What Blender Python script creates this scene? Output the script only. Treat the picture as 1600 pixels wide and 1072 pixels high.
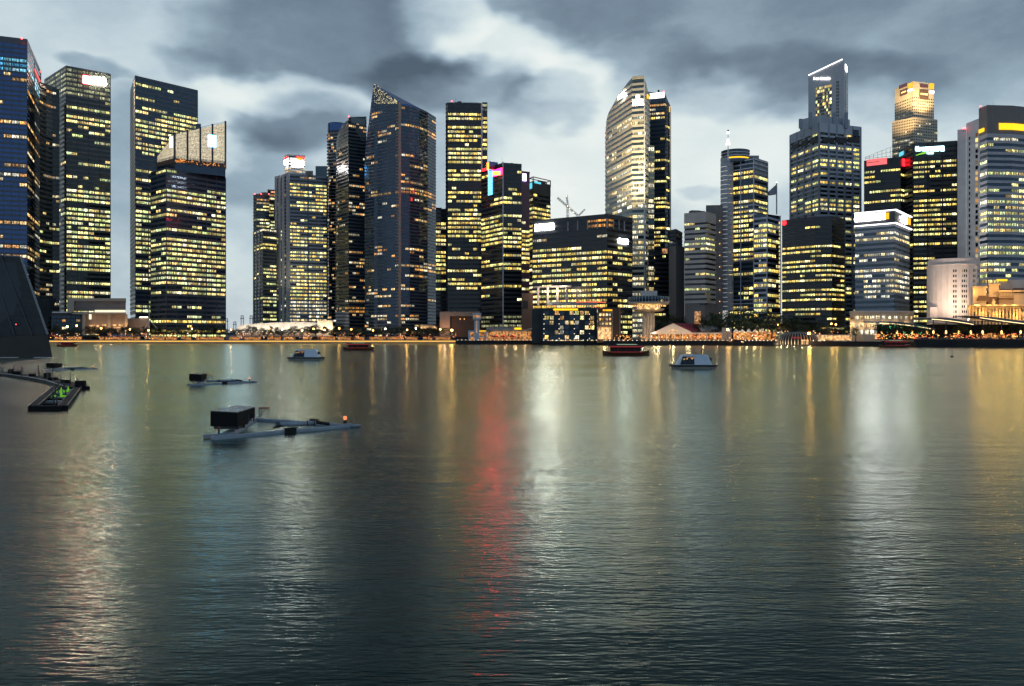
import bpy, math, random
from mathutils import Vector, Matrix
for _o in list(bpy.data.objects): bpy.data.objects.remove(_o)
R = random.Random(7)
S = bpy.context.scene
COL = S.collection
rad = math.radians

# ------------------------------------------------------------------ camera
F, HY, CX, CAMH = 1300.0, 526.0, 800.0, 6.5      # focal length and horizon in photo pixels, eye height in metres
cd = bpy.data.cameras.new('camera'); cam = bpy.data.objects.new('camera', cd); COL.objects.link(cam)
cd.sensor_width = 36; cd.sensor_fit = 'HORIZONTAL'; cd.lens = 36 * F / 1600
cd.shift_y = -(536 - HY) / 1600
cd.clip_start = .1; cd.clip_end = 20000
cam.location = (0, 0, CAMH); cam.rotation_euler = (rad(90), 0, 0)
S.camera = cam
S.view_settings.view_transform = 'Standard'; S.view_settings.look = 'None'
S.view_settings.exposure = 0; S.view_settings.gamma = 1
S.render.engine = 'CYCLES'
S.cycles.use_denoising = True
S.cycles.max_bounces = 5; S.cycles.glossy_bounces = 3; S.cycles.diffuse_bounces = 2
S.cycles.transmission_bounces = 3
S.cycles.caustics_reflective = False; S.cycles.caustics_refractive = False
S.cycles.sample_clamp_indirect = 6
S.cycles.light_sampling_threshold = .04
S.cycles.use_adaptive_sampling = True; S.cycles.adaptive_threshold = .03; S.cycles.adaptive_min_samples = 20

# ------------------------------------------------------------------ node helper
class NT:
    def __init__(s, tree): s.t = tree; s.n = tree.nodes; s.l = tree.links
    def new(s, typ, **kw):
        nd = s.n.new(typ)
        for k, v in kw.items(): setattr(nd, k, v)
        return nd
    def put(s, sock, v):
        if hasattr(v, 'is_output'): s.l.new(v, sock)
        else:
            if isinstance(v, (tuple, list)) and len(v) == 3 and sock.type == 'RGBA': v = (*v, 1)
            sock.default_value = v
    def m(s, op, a, b=None, c=None, clamp=False):
        nd = s.new('ShaderNodeMath', operation=op); nd.use_clamp = clamp
        s.put(nd.inputs[0], a)
        if b is not None: s.put(nd.inputs[1], b)
        if c is not None: s.put(nd.inputs[2], c)
        return nd.outputs[0]
    def vm(s, op, a, b=None):
        nd = s.new('ShaderNodeVectorMath', operation=op)
        s.put(nd.inputs[0], a)
        if b is not None: s.put(nd.inputs[1], b)
        return nd.outputs[0]
    def noise(s, vec, scale, detail=4, rough=.55, dist=0, out=0):
        nd = s.new('ShaderNodeTexNoise'); s.put(nd.inputs['Vector'], vec)
        nd.inputs['Scale'].default_value = scale; nd.inputs['Detail'].default_value = detail
        nd.inputs['Roughness'].default_value = rough; nd.inputs['Distortion'].default_value = dist
        return nd.outputs[out]
    def ramp(s, fac, stops, interp='LINEAR'):
        nd = s.new('ShaderNodeValToRGB'); cr = nd.color_ramp; cr.interpolation = interp
        while len(cr.elements) < len(stops): cr.elements.new(.5)
        for e, (p, c) in zip(cr.elements, stops):
            e.position = p; e.color = (*c, 1) if len(c) == 3 else c
        s.put(nd.inputs[0], fac); return nd.outputs[0]
    def mix(s, fac, a, b, blend='MIX'):
        nd = s.new('ShaderNodeMix', data_type='RGBA', blend_type=blend)
        s.put(nd.inputs[0], fac); s.put(nd.inputs[6], a); s.put(nd.inputs[7], b); return nd.outputs[2]
    def mr(s, v, a, b, c, d, smooth=False):
        nd = s.new('ShaderNodeMapRange'); nd.interpolation_type = 'SMOOTHSTEP' if smooth else 'LINEAR'
        for k, x in enumerate((v, a, b, c, d)): s.put(nd.inputs[k], x)
        return nd.outputs[0]
    def comb(s, x, y, z):
        nd = s.new('ShaderNodeCombineXYZ')
        for k, v in enumerate((x, y, z)): s.put(nd.inputs[k], v)
        return nd.outputs[0]

# ------------------------------------------------------------------ world: dusk sky with broken cloud
SUN_EL, SUN_AZ = 3.0, 6.0                       # degrees; low behind the skyline, a little to the right
wd = bpy.data.worlds.new('World'); S.world = wd; wd.use_nodes = True
T = NT(wd.node_tree); T.n.clear()
sky = T.new('ShaderNodeTexSky', sky_type='NISHITA'); sky.sun_disc = False
sky.sun_elevation = rad(SUN_EL); sky.sun_rotation = rad(SUN_AZ); sky.air_density = 1.0; sky.dust_density = .6; sky.ozone_density = 3
tc = T.new('ShaderNodeTexCoord'); dvec = T.vm('NORMALIZE', tc.outputs['Generated'])
sx = T.new('ShaderNodeSeparateXYZ'); T.put(sx.inputs[0], dvec)
az0 = T.m('ARCTAN2', sx.outputs[0], sx.outputs[1]); el0 = T.m('ARCSINE', sx.outputs[2])
wv = T.vm('MULTIPLY', dvec, (1.0, 1.0, 1.9))
wn = T.new('ShaderNodeTexNoise'); T.put(wn.inputs['Vector'], wv)
wn.inputs['Scale'].default_value = 7.5; wn.inputs['Detail'].default_value = 3.5; wn.inputs['Roughness'].default_value = .55
wsep = T.new('ShaderNodeSeparateColor'); T.put(wsep.inputs[0], wn.outputs[1])
azw = T.m('MULTIPLY_ADD', T.m('SUBTRACT', wsep.outputs[0], .5), .15, az0)
elw = T.m('MULTIPLY_ADD', T.m('SUBTRACT', wsep.outputs[1], .5), .09, el0)
# cloud masses in the view: photo px, py, half-width, half-height, weight (positive: thick cloud, negative: thin and bright)
BLOBS = [(540, 55, 205, 100, .85), (690, 128, 130, 42, .50), (470, 205, 105, 50, .78), (420, 265, 90, 60, .32),
         (1130, 10, 330, 90, .32), (1440, 15, 330, 90, .36), (1190, 125, 190, 50, .46), (845, 165, 75, 36, .55), (1010, 95, 110, 40, .30),
         (135, 97, 48, 18, .50), (1100, 312, 40, 18, .40), (205, 250, 110, 110, .36), (185, 400, 90, 60, .16), (330, 95, 60, 28, .32),
         (700, 250, 80, 90, .22), (1330, 140, 150, 50, .34), (930, 10, 150, 50, .42), (1570, 70, 140, 80, .40), (390, 330, 60, 70, .16),
         (150, 60, 230, 70, -.06), (700, 30, 75, 55, -.62), (790, 80, 90, 50, -.52), (870, 125, 70, 36, -.34), (450, 150, 130, 32, -.55),
         (890, 270, 150, 130, -.48), (1110, 230, 120, 110, -.40), (320, 200, 70, 60, -.28), (370, 420, 60, 120, -.10), (1400, 220, 200, 80, -.15)]
acc = None
for px, py, rx, ry, w in BLOBS:
    a = math.atan((px - CX) / F); e = math.atan((HY - py) / math.hypot(F, px - CX))
    da = T.m('MULTIPLY', T.m('SUBTRACT', azw, a), F / rx); de = T.m('MULTIPLY', T.m('SUBTRACT', elw, e), F / ry)
    d2 = T.m('MULTIPLY_ADD', da, da, T.m('MULTIPLY', de, de))
    g = T.m('MULTIPLY', T.mr(d2, 1.5, .30, 0, 1, True), w)
    acc = g if acc is None else T.m('ADD', acc, g)
fb = T.noise(wv, 6.5, 7, .63)
den = T.m('MULTIPLY_ADD', T.m('SUBTRACT', fb, .5), .98, acc)
den = T.m('ADD', den, T.mr(el0, .33, .52, 0, .85, True))      # cloud made thicker overhead, mostly out of view, to darken the near water
dnn = T.m('MULTIPLY_ADD', den, .5, .34, clamp=True)
cl = T.ramp(dnn, [(.0, (.85, .905, .885)), (.18, (.71, .805, .805)), (.34, (.53, .64, .70)), (.52, (.32, .425, .505)), (.72, (.185, .255, .325)), (1, (.075, .11, .15))])
west = T.mr(sx.outputs[1], -.7, .75, .85, 1, True)            # the east, away from the sunset, is darker
cl = T.mix(1.0, T.mix(T.mr(sx.outputs[1], .5, -.6, 0, 1), cl, T.mix(1.0, cl, (.86, .96, 1.12), 'MULTIPLY')), west, 'MULTIPLY')
both = T.mix(1.0, T.mix(1.0, cl, (9.6, 9.6, 9.6), 'MULTIPLY'), T.mix(1.0, sky.outputs[0], (.10, .10, .10), 'MULTIPLY'), 'ADD')
bgn = T.new('ShaderNodeBackground'); T.put(bgn.inputs[0], both); bgn.inputs[1].default_value = .1
wd.cycles.sampling_method = 'MANUAL'; wd.cycles.sample_map_resolution = 512
wo = T.new('ShaderNodeOutputWorld'); T.l.new(bgn.outputs[0], wo.inputs[0])

sl = bpy.data.lights.new('sun', 'SUN'); sl.energy = .12; sl.angle = rad(20); sl.color = (1, .9, .8)
so = bpy.data.objects.new('sun', sl); COL.objects.link(so)
so.rotation_euler = (rad(90 - SUN_EL), 0, rad(180 - SUN_AZ))

# ------------------------------------------------------------------ pixel <-> place
def W(px, D): return Vector(((px - CX) / F * D, D))
def Zp(py, D): return CAMH + (HY - py) / F * D
def P3(px, py, D): w = W(px, D); return Vector((w.x, w.y, Zp(py, D)))

# ------------------------------------------------------------------ materials
MAT = {}
def mat_new(name):
    m = bpy.data.materials.new(name); m.use_nodes = True; t = NT(m.node_tree); t.n.clear()
    b = t.new('ShaderNodeBsdfPrincipled'); o = t.new('ShaderNodeOutputMaterial'); t.l.new(b.outputs[0], o.inputs[0])
    MAT[name] = m; return m, t, b
def surf(name, col, rough=.7, var=.25, scale=.15, metal=0, spec=.5, bump=0, bscale=2):
    m, t, b = mat_new(name)
    g = t.new('ShaderNodeTexCoord'); n = t.noise(g.outputs['Object'], scale, 6, .6)
    c = t.mix(n, tuple(x * (1 - var) for x in col), tuple(min(1, x * (1 + var)) for x in col))
    st = t.noise(t.vm('MULTIPLY', g.outputs['Object'], (1, 1, .08)), scale * 6, 4, .6)      # rain streaks
    c = t.mix(t.mr(st, .5, .75, 0, .35), c, tuple(x * .6 for x in col))
    t.put(b.inputs['Base Color'], c); t.put(b.inputs['Roughness'], t.mr(n, .3, .7, max(.02, rough - .12), min(1, rough + .1)))
    b.inputs['Metallic'].default_value = metal; b.inputs['Specular IOR Level'].default_value = spec
    if bump:
        bn = t.new('ShaderNodeBump'); bn.inputs['Strength'].default_value = bump; bn.inputs['Distance'].default_value = .05
        t.put(bn.inputs['Height'], t.noise(g.outputs['Object'], bscale, 5)); t.l.new(bn.outputs[0], b.inputs['Normal'])
    return m
def glass(name, col, rough=.08, metal=.35, wav=.012):
    m, t, b = mat_new(name)
    g = t.new('ShaderNodeTexCoord'); n = t.noise(g.outputs['Object'], .06, 5, .6)
    t.put(b.inputs['Base Color'], t.mix(n, tuple(x * .65 for x in col), tuple(x * 1.35 for x in col)))
    b.inputs['Metallic'].default_value = metal; b.inputs['Roughness'].default_value = rough; b.inputs['IOR'].default_value = 1.5
    bn = t.new('ShaderNodeBump'); bn.inputs['Strength'].default_value = .25; bn.inputs['Distance'].default_value = wav * 10
    t.put(bn.inputs['Height'], t.noise(g.outputs['Object'], .35, 2)); t.l.new(bn.outputs[0], b.inputs['Normal'])
    return m
def emit(name, col, strength, sample=True, base=(.02, .02, .02)):
    m, t, b = mat_new(name)
    b.inputs['Base Color'].default_value = (*base, 1); b.inputs['Roughness'].default_value = .4
    b.inputs['Emission Color'].default_value = (*col, 1); b.inputs['Emission Strength'].default_value = strength
    m.cycles.emission_sampling = 'AUTO' if sample else 'NONE'
    return m
def litmat(name, cols, strength, inner=1.0):
    """a window with the lights on: interior brightness broken up by ceilings, desks and blinds"""
    m, t, b = mat_new(name)
    oi = t.new('ShaderNodeObjectInfo'); at = t.new('ShaderNodeAttribute', attribute_name='rnd')
    r = t.m('FRACT', t.m('ADD', oi.outputs['Random'], at.outputs['Fac']))
    uv = t.new('ShaderNodeUVMap'); us = t.new('ShaderNodeSeparateXYZ'); t.put(us.inputs[0], uv.outputs[0])
    r2 = t.m('FRACT', t.m('MULTIPLY', r, 17.31)); r3 = t.m('FRACT', t.m('MULTIPLY', r, 71.7))
    n = len(cols)
    col = t.ramp(r2, [(k / n, c) for k, c in enumerate(cols)], 'CONSTANT')
    vec = t.comb(t.m('MULTIPLY_ADD', us.outputs[0], 7.0, t.m('MULTIPLY', r, 91)), t.m('MULTIPLY_ADD', us.outputs[1], 1.6, t.m('MULTIPLY', r3, 37)), 0)
    pat = t.mr(t.noise(vec, 1.0, 3, .65), .40, .62, .06, 1.15)
    pat = t.m('MULTIPLY', pat, t.mr(us.outputs[1], 0, 1, .72, 1.25))
    wn_ = t.new('ShaderNodeTexWhiteNoise', noise_dimensions='2D'); t.put(wn_.inputs['Vector'], t.comb(t.m('FLOOR', t.m('MULTIPLY', us.outputs[0], 5.999)), t.m('MULTIPLY', r, 913.0), 0))
    pat = t.m('MULTIPLY', pat, t.mr(wn_.outputs[0], 0, 1, .22, 1.5))
    br = t.m('MULTIPLY', t.mr(t.m('POWER', r3, 1.6), 0, 1, .34, 1.6), pat)
    t.put(b.inputs['Base Color'], (.015, .017, .02)); b.inputs['Roughness'].default_value = .12
    t.put(b.inputs['Emission Color'], col); t.put(b.inputs['Emission Strength'], t.m('MULTIPLY', br, strength))
    m.cycles.emission_sampling = 'NONE'
    return m
litmat('lit_office', [(.82, .80, .28), (.96, .82, .32), (.66, .76, .28), (1, .70, .24), (1, .92, .55), (.76, .88, .44), (.92, .80, .28)], 2.7)
litmat('lit_cream', [(1, .86, .52), (1, .93, .70), (.90, .88, .55), (1, .74, .36), (.85, .92, .74)], 2.1)
litmat('lit_yellow', [(1, .76, .17), (.95, .84, .28), (1, .64, .13), (.80, .82, .28), (1, .88, .45), (1, .72, .2)], 2.9)
litmat('lit_warm', [(1, .56, .17), (1, .66, .28), (1, .44, .11), (1, .80, .46), (.95, .88, .66)], 1.7)
litmat('lit_white', [(1, .84, .46), (1, .92, .64), (1, .74, .32), (.95, .94, .74)], 2.1)
litmat('lit_crown', [(.62, .62, .33), (.66, .64, .36), (.55, .58, .30)], 1.1)
litmat('lit_blue', [(.10, .55, 1), (.25, .75, 1), (.5, .85, 1)], 1.7)
litmat('lit_orange', [(1, .40, .07), (1, .50, .12), (1, .62, .2)], 1.1)
glass('glass_blue', (.040, .085, .21), metal=.55); glass('glass_navy', (.030, .056, .090), metal=.45); glass('glass_dark', (.012, .016, .022), metal=.15)
glass('glass_teal', (.05, .08, .10), metal=.45); glass('glass_green', (.022, .032, .034)); glass('glass_grey', (.09, .115, .13), .15)
glass('glass_pale', (.17, .20, .20), .15); glass('glass_pavilion', (.008, .012, .011), .35, .0)
surf('spandrel_navy', (.058, .078, .098), .4); surf('spandrel_dark', (.032, .037, .042), .5); surf('spandrel_green', (.085, .095, .095), .45)
surf('steel', (.22, .24, .26), .4, metal=.6); surf('steel_dark', (.05, .055, .06), .45, metal=.5)
surf('concrete', (.42, .39, .37), .85, bump=.3); surf('concrete_dark', (.20, .18, .17), .85); surf('concrete_pale', (.72, .69, .68), .8)
surf('concrete_warm', (.36, .28, .22), .85); surf('beige', (.42, .37, .29), .8); surf('granite_grey', (.42, .44, .48), .7)
surf('granite_blue', (.24, .27, .33), .6); surf('stone_cream', (.55, .47, .36), .8); surf('stone_white', (.62, .57, .54), .75)
surf('panel_grey', (.40, .39, .42), .5); surf('frame_lilac', (.56, .56, .64), .6); surf('band_beige', (.74, .66, .50), .6)
surf('plum', (.11, .05, .08), .5); surf('brown', (.12, .075, .055), .75); surf('black', (.012, .012, .013), .6)
surf('dark_blue', (.018, .032, .048), .6); surf('red_tile', (.30, .045, .06), .75); surf('white_paint', (.75, .74, .72), .5)
surf('tower_white', (.50, .58, .66), .5); surf('asphalt', (.05, .05, .05), .9); surf('quay_stone', (.11, .095, .08), .85, bump=.4)
surf('quay_warm', (.42, .34, .25), .85, bump=.4); surf('plinth_stone', (.045, .040, .036), .85, bump=.4); surf('quay_dark', (.018, .019, .021), .8); surf('float_grey', (.27, .32, .37), .5, .35, .8, bump=.15, spec=.3); surf('rubber', (.015, .015, .015), .8)
surf('pod_white', (.62, .72, .82), .4, .1, .5); surf('pod_hull', (.30, .30, .27), .6); surf('box_black', (.010, .010, .011), .65, .3, .9, spec=.12)
surf('box_roof', (.09, .10, .10), .3, .3, .9, metal=.6); surf('rust', (.20, .075, .045), .8, .3, 2); surf('bark', (.05, .038, .028), .9, .3, 3)
surf('canvas_red', (.45, .03, .03), .8); surf('boat_wood', (.10, .045, .02), .6); surf('slate', (.12, .14, .16), .5)
for i, c in enumerate([(.035, .060, .022), (.045, .065, .020), (.030, .050, .024)]): surf('leaf%d' % i, c, .6, .45, .4)
emit('sign_white', (1, .93, .88), 80); emit('sign_white_crown', (1, .90, .90), 40); emit('sign_white_block', (1, .95, .90), 50); emit('sign_white_tower', (1, .84, .62), 210); emit('sign_white_soft', (1, .97, .96), 3.2); emit('sign_red', (1, .008, .012), 9); emit('sign_rose', (1, .16, .16), 1.25)
emit('sign_pink', (1, .05, .05), 120); emit('sign_yellow', (1, .0085, .0007), 180); emit('sign_yellow_soft', (1, .55, .0), 1.7); emit('sign_orange', (1, .45, .01), 1.5)
emit('sign_purple', (.62, .45, 1), 9); emit('sign_cyan', (.55, .9, 1), 7); emit('sign_cyan_flat', (.15, .75, .95), 1.0); emit('sign_green', (.25, .75, .05), 1.2)
emit('sign_blue', (.05, .50, 1), 55); emit('beacon', (1, .05, .05), 14); emit('lamp_orange', (1, .42, .08), 30); emit('lamp_white', (1, .92, .75), 22)
emit('lamp_green', (.75, 1, .45), 20); emit('lamp_star', (1, .38, .05), 70); emit('strip_gold', (1, .56, .10), 2.6); emit('strip_warm', (1, .70, .34), 3.0)
emit('glow_white', (1, .86, .60), 1.25); emit('glow_warm', (1, .62, .26), 1.6); emit('bulb_warm', (1, .52, .16), 4, False); emit('bulb_amber', (1, .36, .07), 3, False)
emit('bulb_red', (1, .12, .05), 3, False); emit('bulb_white', (1, .85, .62), 4.5, False); emit('bulb_green', (.12, .9, .35), 3.5, False)
emit('panel_cyan', (.16, .62, 1), 2.4); emit('sign_board_glow', (1, .015, .14), 9); emit('banner_red', (1, .06, .04), .9); emit('edge_glow', (1, .8, .3), 1.0, False)
def glowmat(name, col, strength, scale=.5, lo=.1, k=(.6, .4)):
    m, t, b = mat_new(name); g = t.new('ShaderNodeTexCoord')
    n = t.noise(g.outputs['Object'], scale, 5, .65)
    t.put(b.inputs['Base Color'], (.03, .025, .02)); t.put(b.inputs['Emission Color'], t.mix(t.noise(g.outputs['Object'], scale * .7, 3), col, (col[0], col[1] * k[0], col[2] * k[1])))
    t.put(b.inputs['Emission Strength'], t.m('MULTIPLY', t.mr(n, .38, .66, lo, 1.2), strength)); m.cycles.emission_sampling = 'NONE'
glowmat('lattice_glow', (1, .90, .66), 1.15, .9, .30, (.88, .72)); glowmat('lobby_glow', (1, .62, .30), .8); glowmat('shop_glow', (1, .50, .15), .9, .55, .0); glowmat('shop_bright', (1, .70, .33), 1.6, .5, .12)
emit('led_green', (.30, 1, .02), .4); emit('boat_red', (1, .05, .06), .22); emit('boat_strip', (.65, 1, .62), .4); emit('buoy_orange', (1, .28, .10), 1.2)

# ------------------------------------------------------------------ mesh helper
class MB:
    def __init__(s): s.v = []; s.f = []; s.mi = []; s.uv = None; s.rnd = None
    def quad(s, pts, m=0):
        b = len(s.v); s.v += [tuple(p) for p in pts]; s.f.append(tuple(range(b, b + len(pts)))); s.mi.append(m)
    def box(s, a, b, m=0):
        x0, y0, z0 = a; x1, y1, z1 = b
        s.hexa([(x0, y0, z0), (x1, y0, z0), (x1, y1, z0), (x0, y1, z0)], [(x0, y0, z1), (x1, y0, z1), (x1, y1, z1), (x0, y1, z1)], m)
    def hexa(s, lo, hi, m=0):
        n = len(lo); b = len(s.v); s.v += [tuple(p) for p in lo] + [tuple(p) for p in hi]
        s.f.append(tuple(b + k for k in reversed(range(n)))); s.f.append(tuple(b + n + k for k in range(n)))
        for k in range(n): s.f.append((b + k, b + (k + 1) % n, b + n + (k + 1) % n, b + n + k))
        s.mi += [m] * (n + 2)
    def prism(s, poly, z0, z1, m=0):
        zs = z1 if isinstance(z1, (list, tuple)) else [z1] * len(poly)
        s.hexa([(p[0], p[1], z0) for p in poly], [(p[0], p[1], z) for p, z in zip(poly, zs)], m)
    def obox(s, c, u, hu, hn, z0, z1, m=0):
        c = Vector(c[:2]); u = Vector(u[:2]).normalized(); n = Vector((u.y, -u.x))
        s.prism([c - u * hu + n * hn, c + u * hu + n * hn, c + u * hu - n * hn, c - u * hu - n * hn], z0, z1, m)
    def tube(s, p0, p1, r0, r1=None, n=8, m=0, cap=True):
        r1 = r0 if r1 is None else r1
        p0 = Vector(p0); p1 = Vector(p1); d = (p1 - p0).normalized()
        a = d.orthogonal().normalized(); c = d.cross(a)
        ring = lambda p, r: [p + (a * math.cos(t) + c * math.sin(t)) * r for t in [2 * math.pi * k / n for k in range(n)]]
        b = len(s.v); s.v += [tuple(p) for p in ring(p0, r0) + ring(p1, r1)]
        for k in range(n): s.f.append((b + k, b + (k + 1) % n, b + n + (k + 1) % n, b + n + k)); s.mi.append(m)
        if cap:
            s.f.append(tuple(b + k for k in reversed(range(n)))); s.f.append(tuple(b + n + k for k in range(n))); s.mi += [m, m]
    def lathe(s, c, prof, n=24, m=0, a0=0, a1=2 * math.pi):
        full = abs(a1 - a0 - 2 * math.pi) < 1e-6; k = n if full else n + 1
        b = len(s.v); c = Vector(c)
        for r, z in prof:
            for j in range(k):
                t = a0 + (a1 - a0) * j / n
                s.v.append((c.x + r * math.cos(t), c.y + r * math.sin(t), c.z + z))
        for i in range(len(prof) - 1):
            for j in range(n):
                j2 = (j + 1) % k
                s.f.append((b + i * k + j, b + i * k + j2, b + (i + 1) * k + j2, b + (i + 1) * k + j)); s.mi.append(m)
    def ball(s, c, r, n=8, m=0, sz=1):
        prof = [(max(.001, r * math.sin(math.pi * k / (n // 2 + 1))), -r * sz * math.cos(math.pi * k / (n // 2 + 1))) for k in range(n // 2 + 2)]
        s.lathe(c, prof, n, m)
    def mesh(s, mats, off=(0, 0, 0), smooth=False):
        me = bpy.data.meshes.new('mesh'); o = Vector(off)
        me.from_pydata([(v[0] - o.x, v[1] - o.y, v[2] - o.z) for v in s.v], [], s.f)
        for mm in ([mats] if isinstance(mats, str) else mats): me.materials.append(MAT[mm])
        if len(me.materials) > 1: me.polygons.foreach_set('material_index', s.mi)
        if smooth: me.polygons.foreach_set('use_smooth', [True] * len(me.polygons))
        if s.uv: 
            l = me.uv_layers.new(name='UVMap'); l.data.foreach_set('uv', [c for p in s.uv for c in p])
        if s.rnd:
            at = me.attributes.new('rnd', 'FLOAT', 'FACE'); at.data.foreach_set('value', s.rnd)
        me.update(); return me
    def build(s, name, mats, parent=None, kind=None, smooth=False, label=None):
        off = parent.get('_base', (0, 0, 0)) if parent else (0, 0, 0)
        o = bpy.data.objects.new(name, s.mesh(mats, off, smooth)); COL.objects.link(o)
        if parent: o.parent = parent
        if kind: o['kind'] = kind
        if label: o['label'] = label
        if parent: o['_base'] = tuple(off)
        return o
BASE = {}
def root(name, label, cat, loc, group=None):
    o = bpy.data.objects.new(name, None); COL.objects.link(o); o.location = loc; o.empty_display_size = 2
    o['label'] = label; o['category'] = cat; o['_base'] = tuple(loc)
    if group: o['group'] = group
    return o
def tag(o, label, cat, group=None):
    o['label'] = label; o['category'] = cat
    if group: o['group'] = group
    return o
def one(name, mb, mats, label, cat, group=None, **k): return tag(mb.build(name, mats, **k), label, cat, group)
def copy_tree(o, parent=None):
    c = o.copy(); COL.objects.link(c)
    if parent: c.parent = parent
    for ch in list(o.children): copy_tree(ch, c)
    return c

def sub(t, child, part):
    ks = [(c, c.name.split('.')[0]) for c in t.children]; cs = [c for c, n in ks if n == child]; ps = [c for c, n in ks if n == part]
    for i, c in enumerate(cs):
        if ps: c.parent = ps[i * len(ps) // len(cs)]

# ------------------------------------------------------------------ lit window units (shared meshes)
def unit_window(nb):
    b = MB(); b.uv = []; b.rnd = []
    b.quad([(-.5, 0, -.5), (.5, 0, -.5), (.5, 0, .5), (-.5, 0, .5)], 0); b.uv += [(0, 0), (1, 0), (1, 1), (0, 1)]; b.rnd += [0]
    n0 = len(b.f)
    for k in range(1, nb): b.box((-.5 + k / nb - .018, -.12, -.5), (-.5 + k / nb + .018, -.002, .5), 1)
    for f in b.f[n0:]: b.uv += [(0, 0)] * len(f); b.rnd.append(0)
    return b
WMESH = {}
def wmesh(tone, nb):
    k = (tone, nb)
    if k not in WMESH: WMESH[k] = unit_window(nb).mesh([tone, 'spandrel_dark'])
    return WMESH[k]
WCOUNT = {}

# ------------------------------------------------------------------ tower builder
def depths(corners, D0):
    ref = max(range(len(corners)), key=lambda i: HY - corners[i][1])
    return [D0 * (HY - corners[ref][1]) / (HY - c[1]) for c in corners], ref
def offset_chain(pts, d):
    out = []
    for i, p in enumerate(pts):
        ns = []
        if i > 0: u = (p - pts[i - 1]).normalized(); ns.append(Vector((u.y, -u.x)))
        if i < len(pts) - 1: u = (pts[i + 1] - p).normalized(); ns.append(Vector((u.y, -u.x)))
        if len(ns) == 2:
            n = (ns[0] + ns[1]); n = n / max(.35, n.length_squared / 2)
        else: n = ns[0]
        out.append(p + n * d)
    return out
def ribbon(b, pts, z0, z1, d0, d1, m=0):
    a = offset_chain(pts, d0); o = offset_chain(pts, d1)
    for i in range(len(pts) - 1):
        b.quad([(*o[i], z0), (*o[i + 1], z0), (*o[i + 1], z1), (*o[i], z1)], m)
        b.quad([(*o[i], z1), (*o[i + 1], z1), (*a[i + 1], z1), (*a[i], z1)], m)
        b.quad([(*a[i], z0), (*a[i + 1], z0), (*o[i + 1], z0), (*o[i], z0)], m)
    b.quad([(*a[0], z0), (*o[0], z0), (*o[0], z1), (*a[0], z1)], m); b.quad([(*o[-1], z0), (*a[-1], z0), (*a[-1], z1), (*o[-1], z1)], m)

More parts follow.
